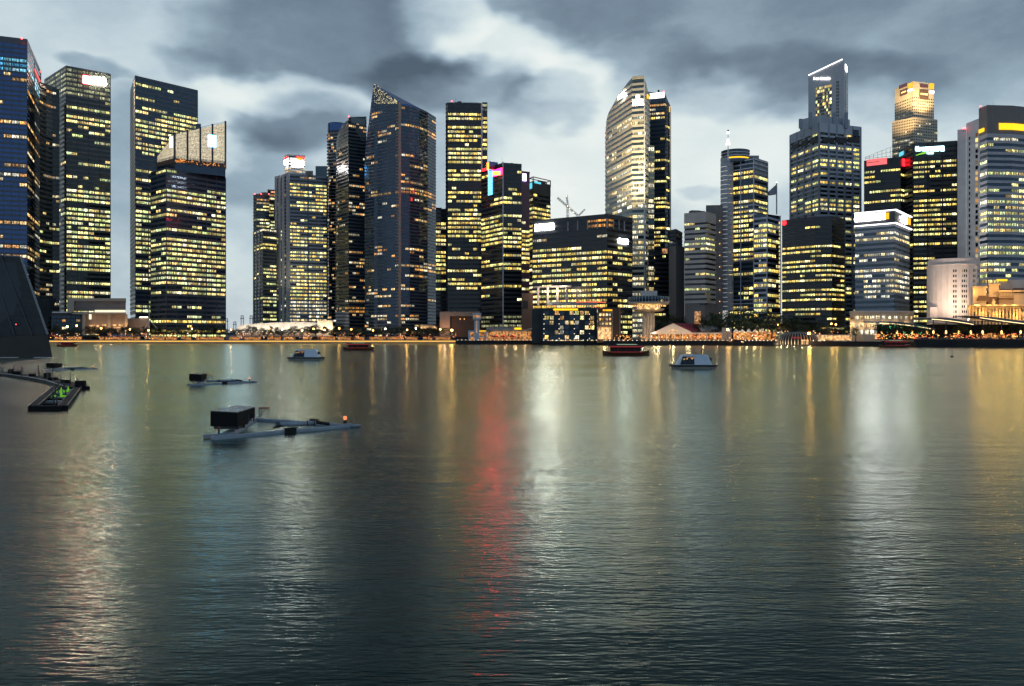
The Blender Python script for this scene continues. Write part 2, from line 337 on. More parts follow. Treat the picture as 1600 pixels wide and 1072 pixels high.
def tower(name, label, corners, D0=None, fp=7.2, bay=9, wf=.55, glz='glass_navy', band='spandrel_navy', bout=.45, lit=.5, tone='lit_office',
          fm=None, z0=3.0, pbase=None, mull=0, mmat=None, mw=.5, mout=.7, depth=45, zones=(), top=1.0, par=None, body='body', back=None, nb=3,
          unlit=True, seed=None, cat='skyscraper', bands=True, stick=.62, bandz=None, wgap=.86, parapet=True, segmat=None, jit=.02):
    r = random.Random(seed if seed is not None else hash(name + body) % 99991 if False else sum(map(ord, label + body)) * 7 + len(corners))
    if len(corners[0]) == 3: Ds = [c[2] for c in corners]; ref = max(range(len(corners)), key=lambda i: Zp(corners[i][1], Ds[i]))
    else: Ds, ref = depths(corners, D0)
    pts = [W(c[0], D) for c, D in zip(corners, Ds)]; tz = [Zp(c[1], D) for c, D in zip(corners, Ds)]
    if len(corners[0]) == 2: tz = [tz[ref]] * len(tz)
    Dr = Ds[ref]; ztop = max(tz); flat = max(tz) - min(tz) < .01
    if pbase is not None: z0 = Zp(pbase, Dr)
    cen = sum(pts, Vector((0, 0))) / len(pts)
    t = par or root(name, label, cat, (cen.x, cen.y + depth * .3, 3.0))
    base = Vector(t['_base'])
    # footprint: the facades in view, closed behind
    if back is None:
        if len(pts) == 3: bk = [(pts[2] + pts[0] - pts[1])]
        else:
            c2 = cen * (1 + depth / cen.y); bk = []
            for p in (pts[-1], pts[0]):
                q = p * (1 + depth / p.y); bk.append(q + (c2 - q) * .12)
    else: bk = [W(*q) for q in back]
    poly = list(pts) + bk
    tzs = list(tz) + ([tz[-1] * .5 + tz[0] * .5] if len(bk) == 1 else [tz[-1], tz[0]][:len(bk)] + [ztop] * max(0, len(bk) - 2))
    b = MB(); b.prism(poly, z0, tzs); b.build(body, glz, t)
    # lengths along the facade
    segs = [(pts[i], pts[i + 1]) for i in range(len(pts) - 1)]
    fh = fp * Dr / F; nf = int((ztop - top - z0) / fh)
    bandmesh = None
    if parapet and flat:
        b = MB(); ribbon(b, pts, ztop - top, ztop + .8, .02, bout + .02); b.build('parapet', band or glz, t)
    T_ = lambda i, f: tz[i] + (tz[i + 1] - tz[i]) * f
    litw = []; dark = MB()
    for k in range(nf):
        zt = ztop - top - k * fh; zb = zt - fh * wf; zl = zt - fh
        pyk = HY - (zt - CAMH) * F / Dr
        if bands and band and (bandz is None or bandz[0] < pyk < bandz[1]):
            if flat:
                if bandmesh is None:
                    b = MB(); ribbon(b, [p - Vector(base[:2]) for p in pts], -(fh * (1 - wf)), 0, .02, bout); bandmesh = b.mesh(band)
                o = bpy.data.objects.new('spandrel', bandmesh); COL.objects.link(o); o.parent = t; o.location = (0, 0, zb - base.z)
            else:
                run = []; runs = []
                for i in range(len(segs)):
                    a, c = segs[i]; ta, tc_ = tz[i], tz[i + 1]
                    ok0, ok1 = ta > zb + .3, tc_ > zb + .3
                    if ok0 and ok1: run = run or [a]; run.append(c)
                    elif ok0 != ok1:
                        f = (zb + .3 - ta) / (tc_ - ta); x = a + (c - a) * f
                        if ok0: run = run or [a]; run.append(x); runs.append(run); run = []
                        else: run = [x, c]
                    elif run: runs.append(run); run = []
                if run: runs.append(run)
                for rn in runs:
                    if (rn[-1] - rn[0]).length > 1.0:
                        b = MB(); ribbon(b, rn, zl, zb, .02, bout); b.build('spandrel', band, t)
        p = lit; tn = tone; full = False
        for (ya, yb, pp, *rest) in zones:
            if ya <= pyk < yb:
                p = pp; full = p >= .99
                if rest: tn = rest[0]
        q = r.random()
        pf = p if full else (p * .12 if q < .09 else p * .6 if q < .20 else min(.96, p * 1.08) if q < .62 else min(.97, p * 1.4) if q < .84 else (.985 if p > .4 else p * 2.2))
        st = r.random() < pf
        for i, (a, c) in enumerate(segs):
            pw = abs(corners[i + 1][0] - corners[i][0]); n = max(1, round(pw / bay)); L = (c - a).length; u = (c - a) / L; nn = Vector((u.y, -u.x))
            m_ = 1 if fm is None else fm[i]
            if m_ < 0: continue
            for j in range(n):
                f0, f1 = j / n, (j + 1) / n
                if zt > min(T_(i, f0), T_(i, f1)) - .2 and not flat: continue
                if r.random() > stick: st = r.random() < pf
                on = (st and r.random() < m_) or full
                w = L / n * wgap; ce = a + (c - a) * ((f0 + f1) / 2)
                if on: litw.append((ce + nn * .1, u, w, (zt + zb) / 2, fh * wf * .92, tn))
                elif unlit:
                    h = fh * wf * .46; e = [r.uniform(-jit, jit) * 3 for _ in range(2)]
                    q0 = ce + nn * (.10 + abs(e[0])) - u * w / 2; q1 = ce + nn * (.10 + abs(e[1])) + u * w / 2; zc = (zt + zb) / 2; d = r.uniform(-jit, jit) * 2
                    dark.quad([(*q0, zc - h), (*q1, zc - h), (*(q1 + nn * d), zc + h), (*(q0 + nn * d), zc + h)])
    if dark.f: dark.build('unlit_glazing', segmat or glz, t, kind='stuff')
    litw.sort(key=lambda q: -abs(q[2] * q[1].x))
    left = max(0, 300 - WCOUNT.get(t.name, 0)); WCOUNT[t.name] = WCOUNT.get(t.name, 0) + min(left, len(litw))
    for (ce, u, w, z, h, tn) in litw[:left]:
        o = bpy.data.objects.new('window', wmesh(tn, nb)); COL.objects.link(o); o.parent = t
        o.location = (ce.x - base.x, ce.y - base.y, z - base.z); o.rotation_euler = (0, 0, math.atan2(u.y, u.x)); o.scale = (w, 1, h)
    rest = litw[left:]
    for tn in sorted(set(q[5] for q in rest)):
        b = MB(); b.uv = []; b.rnd = []
        for (ce, u, w, z, h, t2) in rest:
            if t2 != tn: continue
            q0 = ce - u * w / 2; q1 = ce + u * w / 2
            b.quad([(*q0, z - h / 2), (*q1, z - h / 2), (*q1, z + h / 2), (*q0, z + h / 2)]); b.uv += [(0, 0), (1, 0), (1, 1), (0, 1)]; b.rnd.append(r.random())
        b.build('lit_glazing', tn, t, kind='stuff')
    if mull:
        for i, (a, c) in enumerate(segs):
            if fm and fm[i] < 0: continue
            pw = abs(corners[i + 1][0] - corners[i][0]); n = max(1, round(pw / (bay * mull)))
            u = (c - a).normalized(); nn = Vector((u.y, -u.x))
            for j in range(0 if i == 0 else 1, n + 1):
                f = j / n; ce = a + (c - a) * f; b = MB(); b.obox(ce + nn * (mout / 2 + .01), u, mw / 2, mout / 2, z0, T_(i, f) + .3)
                b.build('mullion', mmat or band, t)
    if par is None and flat and len(pts) >= 2 and ztop > 60:
        cx2 = sum(poly, Vector((0, 0))) / len(poly); u = (pts[-1] - pts[0]).normalized()
        for k in range(r.randint(2, 4)):
            c_ = cx2.lerp(poly[r.randrange(len(poly))], r.uniform(.1, .45)); b = MB(); b.obox(c_, u, r.uniform(1.5, 4.5), r.uniform(1.5, 3), ztop - .3, ztop + r.uniform(1.6, 3.6)); b.build('roof_plant', r.choice(['steel_dark', 'concrete_dark', 'spandrel_dark']), t)
        c_ = cx2.lerp(poly[r.randrange(len(poly))], .5); b = MB(); b.tube((*c_, ztop - .3), (*c_, ztop + r.uniform(4, 9)), .16, .06, 5); b.build('antenna', 'steel_dark', t)
    t['_t'] = 0
    return dict(root=t, pts=pts, segs=segs, Ds=Ds, ztop=ztop, z0=z0, fh=fh, poly=poly, Dr=Dr, corners=corners)

def on_face(tw, seg, px):
    a, c = tw['segs'][seg]; k = (px - CX) / F; d = c - a
    t = (k * a.y - a.x) / (d.x - k * d.y); p = a + d * t
    u = d.normalized(); return p, u, Vector((u.y, -u.x))
def plate(tw, seg, px0, px1, py0, py1, m, name='sign', thick=.5, off=.6, b=None, mi=0):
    """a flat box on a facade, top and bottom taken at its left edge"""
    p0, u, n = on_face(tw, seg, px0); p1, _, _ = on_face(tw, seg, px1)
    z1 = Zp(py0, p0.y); z0 = Zp(py1, p0.y)
    own = b is None; b = b or MB()
    b.prism([p0 + n * (off + thick), p1 + n * (off + thick), p1 + n * off, p0 + n * off], z0, z1, mi)
    return b.build(name, m, tw['root']) if own else b
def letters(tw, seg, px0, px1, py0, py1, m, n, seed=1, name='sign_lettering', caps=False, off=.9):
    """a word too far off to read: a run of stems, bowls and bars"""
    r = random.Random(seed); b = MB(); w = (px1 - px0) / n; h = py1 - py0
    for k in range(n):
        x0 = px0 + k * w + w * .06; x1 = x0 + w * .88; up = 0 if (caps or k == 0 or r.random() < .3) else h * .25
        sw = w * .34; kind = r.choice('oinhet')
        plate(tw, seg, x0, x0 + sw, py0 + up, py1, m, off=off, thick=.3, b=b)
        if kind in 'onh': plate(tw, seg, x1 - sw, x1, py0 + max(up, h * .25), py1, m, off=off, thick=.3, b=b)
        if kind in 'oet': plate(tw, seg, x0 + sw, x1, py1 - h * .28, py1, m, off=off, thick=.3, b=b)
        if kind in 'onhe': plate(tw, seg, x0 + sw, x1, py0 + max(up, h * .22), py0 + max(up, h * .22) + h * .28, m, off=off, thick=.3, b=b)
        if kind in 'te': plate(tw, seg, x0 + sw, x1, py0 + h * .42, py0 + h * .62, m, off=off, thick=.3, b=b)
    return b.build(name, m, tw['root'])
def beacon(tw_root, px, py, D, r=.9):
    b = MB(); p = P3(px, py, D); b.tube((p.x, p.y, p.z - 3), (p.x, p.y, p.z), .15, m=0, n=6); b.ball(p, r, 8, 1)
    return b.build('beacon', ['steel_dark', 'beacon'], tw_root)
def roofbox(tw, px0, px1, py, m, name='plant_room', dep=14, D=None, pyb=None):
    D = D or tw['Dr'] + 8; a = W(px0, D); c = W(px1, D); b = MB()
    z0 = tw['ztop'] - 1 if pyb is None else Zp(pyb, D)
    b.prism([a, c, c * (1 + dep / D), a * (1 + dep / D)], z0, Zp(py, D)); return b.build(name, m, tw['root'])
def struct(name, mb, mats, **k): o = mb.build(name, mats, **k); o['kind'] = 'structure'; return o

# ================================================================== water and land
def water_material():
    m, t, b = mat_new('water'); t.n.remove(b)
    g = t.new('ShaderNodeTexCoord'); ob = g.outputs['Object']; out = [n for n in t.n if n.type == 'OUTPUT_MATERIAL'][0]
    wind = t.noise(t.vm('MULTIPLY', ob, (.012, .03, 1)), 1.0, 2, .6)
    h1 = t.noise(t.vm('MULTIPLY', ob, (.55, 2.2, 1)), 1.0, 3, .62)
    h2 = t.noise(t.vm('MULTIPLY', ob, (.07, .42, 1)), 1.0, 1, .5)
    h3 = t.noise(t.vm('MULTIPLY', ob, (2.2, 7.6, 1)), 1.0, 1, .5)
    hh = t.m('MULTIPLY_ADD', h2, .06, t.m('MULTIPLY', t.m('MULTIPLY_ADD', h3, .014, t.m('MULTIPLY', h1, .034)), t.mr(wind, .32, .68, .55, 1.35)))
    bn = t.new('ShaderNodeBump'); bn.inputs['Strength'].default_value = 1.0; bn.inputs['Distance'].default_value = 1.0
    t.put(bn.inputs['Height'], hh)
    gl = t.new('ShaderNodeBsdfAnisotropic'); gl.distribution = 'GGX'; t.put(gl.inputs['Color'], (.84, 1.0, .93, 1))     # green bay water tints what it mirrors
    t.put(gl.inputs['Roughness'], t.mr(wind, .3, .7, .165, .215)); gl.inputs['Anisotropy'].default_value = .42
    t.put(gl.inputs['Tangent'], t.comb(0.0, 1.0, 0.0)); t.l.new(bn.outputs[0], gl.inputs['Normal'])      # wave crests lie across the bay
    df = t.new('ShaderNodeBsdfDiffuse'); t.put(df.inputs['Color'], (.0005, .0125, .0125, 1))
    fr = t.new('ShaderNodeFresnel'); fr.inputs['IOR'].default_value = 1.333; t.l.new(bn.outputs[0], fr.inputs['Normal'])
    mx = t.new('ShaderNodeMixShader'); t.put(mx.inputs[0], t.m('MULTIPLY', t.m('POWER', t.mr(fr.outputs[0], .05, .62, .01, 1), 1.22), .80)); t.l.new(df.outputs[0], mx.inputs[1]); t.l.new(gl.outputs[0], mx.inputs[2]); t.l.new(mx.outputs[0], out.inputs[0])
water_material()
b = MB(); b.quad([(-2500, -300, 0), (2500, -300, 0), (2500, 1500, 0), (-2500, 1500, 0)]); struct('water', b, 'water')
LZ = 3.0
shore = [W(-900, 768), W(712, 768), W(712, 700), W(846, 700), W(846, 652), W(942, 652), W(942, 622), W(1140, 622), W(1208, 585), W(1292, 566), W(1420, 530), W(1432, 500), W(2600, 500)]
b = MB(); b.prism(list(shore) + [Vector((5000, 9000)), Vector((-6000, 9000))], -1.5, LZ); struct('ground', b, 'asphalt')
# the gold-lit promenade edge on the left, the dark quay on the right
b = MB(); a, c = W(-900, 768), W(712, 768)
b.box((a.x, 767.3, -1), (c.x, 768.0, 2.6)); b.box((a.x, 766.0, 2.55), (c.x, 772, LZ + .12))
struct('quay_wall', b, 'quay_warm')
b = MB(); b.box((a.x, 766.35, 2.12), (c.x, 766.65, 2.5)); o = b.build('quay_light_strip', 'strip_gold'); tag(o, 'long gold light strip along the edge of the tree-lined promenade', 'light strip')
b = MB(); ribbon(b, [Vector(p) for p in shore[2:]], .35, LZ + .25, .05, .5); struct('quay_wall_dark', b, 'quay_dark')
b = MB(); b.prism([W(1428, 499), W(2300, 499), W(2300, 530), W(1428, 530)], LZ + .3, 4.45); struct('terrace', b, 'quay_dark')

# ================================================================== skyscrapers, from left to right
t = tower('blue_glass_tower', 'dark blue glass tower cut off by the edge of the photo, red roof beacons', [(-45, 52), (42.4, 62.3), (64, 113)], 840,
          fp=7.6, bay=13, wf=.62, glz='glass_blue', band='spandrel_navy', bout=.15, lit=.10, tone='lit_warm', fm=[1, 1.3], mull=1, mmat='spandrel_navy', mw=.3, mout=.25,
          zones=[(80, 100, .45, 'lit_blue'), (240, 300, .32), (320, 400, .25)], top=6, nb=3)
beacon(t['root'], 34, 60, 850); beacon(t['root'], 62, 112, 955)
b = plate(t, 1, 53, 62, 106, 110, 'sign_rose', thick=.3)
t = tower('dark_glass_tower', 'black curved-front tower squeezed between the blue tower and the red-sign tower', [(62, 128, 884), (72, 131, 897), (82, 135, 906), (93, 140, 910)],
          fp=7.4, bay=6, wf=.5, glz='glass_green', band='spandrel_dark', lit=.16, tone='lit_warm', bout=.5, mull=0, zones=[(330, 430, .3, 'lit_office')], depth=50)
t = tower('office_tower', 'tall office tower with a glowing white sign led by a red square near its roof', [(70, 125), (103.5, 103.5), (172.6, 116.4)], 950,
          fp=7.25, bay=8.6, wf=.55, glz='glass_green', band='spandrel_green', bout=.4, lit=.52, fm=[.12, 1], mull=2, mmat='steel_dark', mw=.45, mout=.5,
          zones=[(95, 143, 1.0, 'lit_crown'), (143, 158, .05), (158, 220, .45), (220, 270, .2), (270, 300, .6), (300, 470, .85)], top=2, nb=3)
plate(t, 1, 129.5, 140, 118, 130, 'sign_pink', 'sign_emblem'); letters(t, 1, 142, 166, 120.5, 131, 'sign_white_tower', 4, 3, caps=True, off=1.2); plate(t, 1, 142.5, 165.5, 121.5, 130, 'sign_white_tower', 'sign')
t = tower('striped_tower', 'high dark tower with a pale ribbed flank, behind the lattice-crowned tower', [(204, 142), (211.5, 119), (308.7, 142)], 980,
          fp=7.1, bay=9.7, wf=.55, glz='glass_navy', band='spandrel_navy', bout=.4, lit=.5, fm=[-1, 1], mull=3, mmat='spandrel_navy', mw=.5, mout=.5,
          zones=[(100, 163, .05), (163, 192, .72), (192, 236, .66), (236, 262, .04), (262, 300, .6), (300, 480, .88)], top=2, pbase=None)
a, c = t['segs'][0]
for k in range(52):
    z = t['ztop'] - 3 - k * t['fh']
    if z < 10: break
    b = MB(); ribbon(b, [a, c], z - 2.4, z, .05, .7); b.build('fin', 'band_beige', t['root'])
bx = tower('', 'x', [(306, 193, 990), (314, 193.5, 992)], fp=7.1, bay=8, lit=.3, par=t['root'], body='side_wing', glz='glass_navy', depth=25)
# lattice-crowned tower
t = tower('crowned_tower', 'broad dark office tower with a lit glass lattice crown and a blue-white sign', [(236, 270), (260, 263), (352.5, 279)], 860,
          fp=7.6, bay=7.7, wf=.52, glz='glass_navy', band='spandrel_navy', bout=.4, lit=.9, fm=[.9, 1], mull=2, mmat='spandrel_navy', mw=.5, mout=.5,
          zones=[(255, 286, .12), (340, 352, .15), (468, 484, .25), (484, 497, .25), (497, 520, .9, 'lit_yellow')], top=1, nb=3)
tc_ = t['root']
cr = [(245, 243, 895), (273, 208, 872), (293, 203.5, 879), (313, 199, 886), (332, 194.5, 893), (352.3, 190, 900)]
cp = [W(x, D) for x, y, D in cr]; cz = [Zp(y, D) for x, y, D in cr]
b = MB(); b.prism(cp + [W(352, 935), W(262, 935)], t['ztop'] - .5, Zp(246, 880)); b.build('crown_floor', 'glass_navy', tc_)
zc = Zp(250, 880)
for i in range(len(cp) - 1):                       # crown glass bays with their lattice of rods
    a, c = cp[i], cp[i + 1]; u = (c - a).normalized(); n = Vector((u.y, -u.x))
    b = MB(); ci = a + u * .8; cj = c - u * .8; b.hexa([(*(ci), zc), (*(cj), zc), (*(cj - n * .4), zc), (*(ci - n * .4), zc)],
               [(*(ci), cz[i] - 1.5), (*(cj), cz[i + 1] - 1.5), (*(cj - n * .4), cz[i + 1] - 1.5), (*(ci - n * .4), cz[i] - 1.5)]); 
    b.build('crown_glazing', 'lattice_glow', tc_)  # crown lighting put into the glazing as emission, no lamps behind it
    b = MB(); h0 = cz[i] - zc; nr = 14
    for k in range(nr + 1):
        f = k / nr; p = a + (c - a) * f + n * .3; b.tube((*p, zc), (*p, zc + h0 + (cz[i + 1] - cz[i]) * f), .13, n=4)
    for k in range(9):
        f = k / 8; b.tube((*(a + n * .35), zc + h0 * f), (*(c + n * .35), zc + (cz[i + 1] - zc) * f), .13, n=4)
    b.build('lattice', 'steel', tc_, kind='stuff')
for i, p in enumerate(cp):
    b = MB(); b.obox(p, (1, 0), .8, .8, zc - 6, cz[i] + .5); b.build('crown_post', 'steel_dark', tc_)
b = MB(); ribbon(b, cp, zc - 4.5, zc, .1, .6); b.build('crown_terrace', 'brown', tc_)
b = MB()
for k in range(60):
    f = R.random(); i = R.choice([1, 1, 2, 3, 4]); p = cp[i] + (cp[i + 1] - cp[i]) * f; b.ball((p.x, p.y - 1.0, zc - 4.6 + R.uniform(.4, 4)), R.uniform(.2, .38), 6)
b.build('terrace_lights', 'bulb_amber', tc_, kind='stuff')
tw = dict(segs=[(cp[i], cp[i + 1]) for i in range(5)], root=tc_)
plate(tw, 3, 325.5, 337, 211, 228.5, 'sign_blue', 'sign_board', off=.5); plate(tw, 3, 328, 335, 215, 227, 'sign_white_soft', 'sign_emblem', off=1.1)
plate(tw, 0, 266.5, 270.5, 215, 231, 'sign_white_soft', 'light_panel', off=.6)
t = tower('slim_tower', 'farthest slim grey tower with red beacons, left end of the middle cluster', [(396, 306), (401, 304), (421, 305.5)], 1000, fp=5.2, bay=5, wf=.5, glz='glass_teal', band='spandrel_green',
          bout=.3, lit=.32, fm=[.1, 1], tone='lit_office', zones=[(300, 318, .6, 'lit_warm')], top=1)
tower('', 'b', [(418, 297), (432.5, 298)], 1012, fp=5.2, bay=5, lit=.3, glz='glass_teal', band='spandrel_green', par=t['root'], body='rear_block', depth=30, zones=[(290, 306, .5, 'lit_warm')])
for px in (398, 408, 420, 426): beacon(t['root'], px, 300 if px > 420 else 303, 1000, .6)
t = tower('low_office_tower', 'shorter grey tower with a bright lit top floor, in front of the farthest slim tower', [(397, 363), (411, 357), (432, 359.5)], 955, fp=5.6, bay=5, wf=.5, glz='glass_teal', band='spandrel_green',
          bout=.3, lit=.34, fm=[.12, 1], zones=[(355, 362, 1, 'lit_white'), (378, 386, 1, 'lit_yellow'), (440, 500, .62)], top=.5)
a, c = t['segs'][0]
for f in (0, .33, .66): b = MB(); b.obox(a + (c - a) * f, c - a, 1.5, 1.0, 3, t['ztop']); b.build('pier', 'granite_grey', t['root'])
t = tower('grid_tower', 'brightly lit grey tower with a red, orange and white sign block on its roof', [(432, 277), (451, 272), (511, 276.5)], 960, fp=5.6, bay=6, wf=.5, glz='glass_dark', band='granite_blue',
          bout=.35, lit=.62, tone='lit_yellow', fm=[.22, 1], mull=5, mmat='glass_navy', mw=1.6, mout=.8, zones=[(270, 284, .3, 'lit_warm'), (284, 300, .8), (300, 350, .6), (350, 440, .78), (440, 470, .92), (470, 515, .97, 'lit_white')], top=2)
a, c = t['segs'][0]
for f in (0, .3, .6, .95): b = MB(); b.obox(a + (c - a) * f, c - a, 2.6, 1.0, 3, t['ztop'] + 1); b.build('pier', 'granite_grey', t['root'])
sb = tower('', 'c', [(445, 244.5), (451, 242), (476.5, 244)], 962, fp=4.6, bay=3.5, wf=.5, glz='glass_dark', band='granite_grey', bout=.3, lit=.4, tone='lit_warm', z0=t['ztop'] - 2, par=t['root'], body='sign_block')
plate(sb, 1, 456, 473.5, 250.5, 258.5, 'sign_white', off=.8); letters(sb, 1, 456, 473.5, 249.5, 258.5, 'sign_white', 4, 5, off=1.4)
pa, u, n = on_face(sb, 1, 467.5); b = MB(); zc2 = Zp(250, pa.y); pr = []
for k in range(9): an = math.pi * k / 8; pr.append((math.cos(an) * 3.9, math.sin(an) * 2.6))
b.hexa([(*(pa + u * x + n * .8), zc2 + z) for x, z in pr], [(*(pa + u * x + n * 1.3), zc2 + z) for x, z in pr]); b.build('sign_arc', 'sign_orange', t['root'])
plate(sb, 0, 446, 450.3, 251, 259, 'sign_white', off=.8); plate(sb, 0, 446, 450.3, 247, 250.5, 'sign_red', off=.8)
plate(sb, 1, 462, 476, 245.5, 247, 'sign_red', 'light_bar', off=.8)
roofbox(t, 477, 489, 267, 'spandrel_dark'); roofbox(t, 493, 511, 259.5, 'glass_teal', D=985)
# round residential tower
c0 = W(527, 1010); t_ = root('round_tower', 'slim round apartment tower ringed with pale balconies, behind the curved-roof tower', 'skyscraper', (c0.x, c0.y, 3))
rr = 14.5 * 1000 / F; zt = Zp(191, 1000); b = MB(); b.lathe((c0.x, c0.y, 3), [(rr, 0), (rr, zt - 3), (.01, zt - 3)], 28); b.build('body', 'glass_dark', t_)
b0 = MB(); b0.lathe((0, 0, 0), [(rr, 0), (rr + 1.3, 0), (rr + 1.3, .9), (rr, 1.0)], 28, 0, rad(150), rad(390)); bm_ = b0.mesh('panel_grey'); fh = 5.1 * 1000 / F
k = 0
while zt - 14 - k * fh > 14:
    o = bpy.data.objects.new('balcony', bm_); COL.objects.link(o); o.parent = t_; o.location = (0, 0, zt - 14 - k * fh - 3)
    for j in range(5):
        if R.random() < .30:
            an = rad(R.uniform(185, 330)); w = bpy.data.objects.new('window', wmesh('lit_warm', 2)); COL.objects.link(w); w.parent = t_
            w.location = (math.cos(an) * (rr + .1), math.sin(an) * (rr + .1), zt - 14 - k * fh - .2); w.rotation_euler = (0, 0, an + math.pi / 2); w.scale = (3.2, 1, 1.9)
    k += 1
b = MB(); b.lathe((c0.x, c0.y, zt - 10), [(rr + .6, 0), (rr + .6, 9), (rr + .2, 10)], 28); b.build('crown_band', 'glass_blue', t_)
# curved-roof tower
t = tower('curved_roof_tower', 'dark tower whose pale left side curves up to a squared top',
          [(526, 222, 940), (527.5, 213, 937), (530, 206, 933), (534, 199, 928), (539, 193, 921), (544, 189, 914), (545, 183, 912), (572.5, 182, 925)],
          fp=5.4, bay=6, wf=.55, glz='glass_green', band='spandrel_green', bout=.6, lit=.16, tone='lit_warm', fm=[.3, .3, .3, .3, .3, .3, 1.1], zones=[(300, 340, .3), (380, 470, .18), (478, 488, .9, 'lit_orange')], depth=40)
pl = [(526, 222, 940), (527.5, 213, 937), (530, 206, 933), (534, 199, 928), (539, 193, 921), (544, 189, 914)]; b = MB()
b.prism([W(x, D - 1.2) for x, y, D in pl] + [W(544, 916), W(526, 942)], Zp(232, 935), [Zp(y, D) + 1 for x, y, D in pl] + [Zp(189, 916), Zp(222, 942)]); b.build('crown_shell', 'glass_pale', t['root'])
plate(t, 6, 548, 570, 183, 192, 'glass_grey', 'crown_glazing', off=.2)
beacon(t['root'], 545, 182, 912, .7)
# sail tower
t = tower('sail_tower', 'tall blue-grey apartment tower rising to a sharp sail-like peak', [(570, 245, 892), (573, 215, 890), (576, 193, 888), (580, 160, 885), (584.6, 129, 882), (590, 134.5, 879), (605, 145, 870), (623.5, 159.5, 860),
          (626, 161, 858), (640, 163.5, 862), (655, 168.5, 872), (668, 175, 886), (681, 183, 908)], fp=5.1, bay=6.2, wf=.62, glz='glass_blue', band='spandrel_navy', bout=.35, lit=.13, tone='lit_warm',
          fm=[.5, .6, .6, .8, 1, 1, .8, .0, 1, 1.1, 1.1, 1], zones=[(120, 175, .0), (301, 306, .8, 'lit_orange'), (440, 500, .2)], depth=45, jit=.004, segmat='glass_navy')
b = MB(); p = W(624.7, 857); b.obox(p, (1, 0), 1.3, .8, 3, Zp(160, 858)); b.build('rib', 'concrete_warm', t['root'])
st = MB(); st.box((-2.0, -1.4, 0), (2.0, 0, .9)); stm = st.mesh('concrete_warm')
for k in range(62):
    o = bpy.data.objects.new('balcony', stm); COL.objects.link(o); o.parent = t['root']; z = Zp(172, 858) - k * 5.1 * 858 / F
    if z < 12: break
    pb = W(622, 858); o.location = (pb.x - t['root']['_base'][0], pb.y - t['root']['_base'][1], z - 3)
b = MB()
for k in range(170):
    f = R.random(); x = 584 + f * 36; yt = 129 + (x - 584.6) * .77; y = R.uniform(yt + 1, 162); D = 882 - f * 20
    p = P3(x, y, D - 1); 
    if y > yt: b.box((p.x - .25, p.y, p.z - .25), (p.x + .25, p.y + .3, p.z + .25), 0)
b.build('crown_lights', 'lit_white', t['root'], kind='stuff'); 
plate(t, 10, 644, 646, 297, 302, 'banner_red', 'banner_light', off=.6); plate(t, 9, 641, 643.5, 309, 314, 'banner_red', 'banner_light', off=.6)
# yellow-lit slab and its neighbours
t = tower('yellow_lit_tower', 'straight-sided dark tower with rows of yellow windows and a greenish lit corner at the top', [(696.5, 163), (699.5, 161.5), (752.5, 162.2)], 900, fp=6.8, bay=6.6, wf=.55, glz='glass_dark', band='spandrel_dark', bout=.3,
          lit=.66, tone='lit_yellow', fm=[-1, 1], zones=[(155, 174, .0), (174, 255, .9), (255, 264, .1), (264, 285, .7), (285, 296, .08), (296, 340, .5), (340, 372, .9), (372, 440, .45), (440, 462, .85), (462, 530, .0)], mull=0)
b = MB(); p, u, n = on_face(t, 1, 752.8); b.obox(p + n * .6, u, .8, .8, Zp(268, 900), t['ztop']); b.build('pipe', 'frame_lilac', t['root'])
tower('', 'd', [(753.5, 161), (761.5, 161.4)], 902, fp=6.8, bay=8, wf=.6, lit=.6, tone='lit_yellow', glz='glass_dark', band='spandrel_dark', par=t['root'], body='corner_shaft', depth=25, zones=[(150, 175, 1, 'lit_crown'), (250, 270, 0)])
b = MB(); a, c = W(704, 905), W(748, 905)
for z in (1.2, 2.2): b.tube((a.x, a.y, t['ztop'] + z), (c.x, c.y, t['ztop'] + z), .15, n=5)
b.build('roof_rail', 'steel', t['root']); beacon(t['root'], 706, 158, 900, .7)
t = tower('low_annex_tower', 'low dark block with short rows of yellow windows, wedged left of the yellow-lit tower', [(680.5, 327), (697, 327.5)], 925, fp=6.4, bay=8, wf=.6, glz='glass_dark', band='spandrel_dark', lit=.72, tone='lit_yellow', cat='office building',
          zones=[(320, 346, .2), (455, 530, 0)], depth=40)
# tower with red and blue lights
t = tower('colour_lit_tower', 'dark tower lit by a blue strip and a yellow-on-red sign near its top', [(752, 266.5), (786, 255.5), (815, 257.5)], 800, fp=6.9, bay=7, wf=.55, glz='glass_dark', band='spandrel_dark', bout=.3, lit=.6, tone='lit_yellow',
          zones=[(250, 296, .04), (296, 330, .7), (375, 400, .6), (400, 435, .55), (435, 470, .18), (470, 488, 0), (488, 510, .75, 'lit_crown')], top=2, mull=0)
b = MB(); p = W(786, 799); b.obox(p, (1, 0), .5, .5, 3, t['ztop'] + 1.5); b.build('pipe', 'frame_lilac', t['root'])
tr = t['root']; fr = []
for k in range(10):
    y0 = 262 + k * 4.45; plate(t, 0, 764, 770.5, y0, y0 + 3.7, 'panel_cyan', 'light_panel', off=.7)
b = MB(); a, c = W(763.5, 806), W(778, 812); b.prism([a, c, c * 1.012, a * 1.012], t['ztop'] - 4, Zp(252.5, 808)); b.build('lift_tower', 'glass_blue', tr)
plate(t, 0, 763.5, 770.5, 255, 266, 'sign_yellow', 'sign_emblem', off=1.6); letters(t, 0, 771.5, 784.5, 267.5, 274, 'sign_yellow', 5, 2, caps=True); plate(t, 0, 771, 785, 266.5, 276.5, 'sign_board_glow', 'sign_board', off=.3)  # board made to glow to redden the streak on the water
plate(t, 0, 755, 763, 264.5, 268, 'sign_red', 'light_bar', off=.6)
x1 = tower('', 'e', [(815, 268.5), (827.5, 270)], 818, fp=6.9, bay=6, lit=.0, glz='plum', band=None, par=tr, body='rear_block', depth=25, unlit=False, zones=[(340, 450, .8, 'lit_yellow')], bands=False)
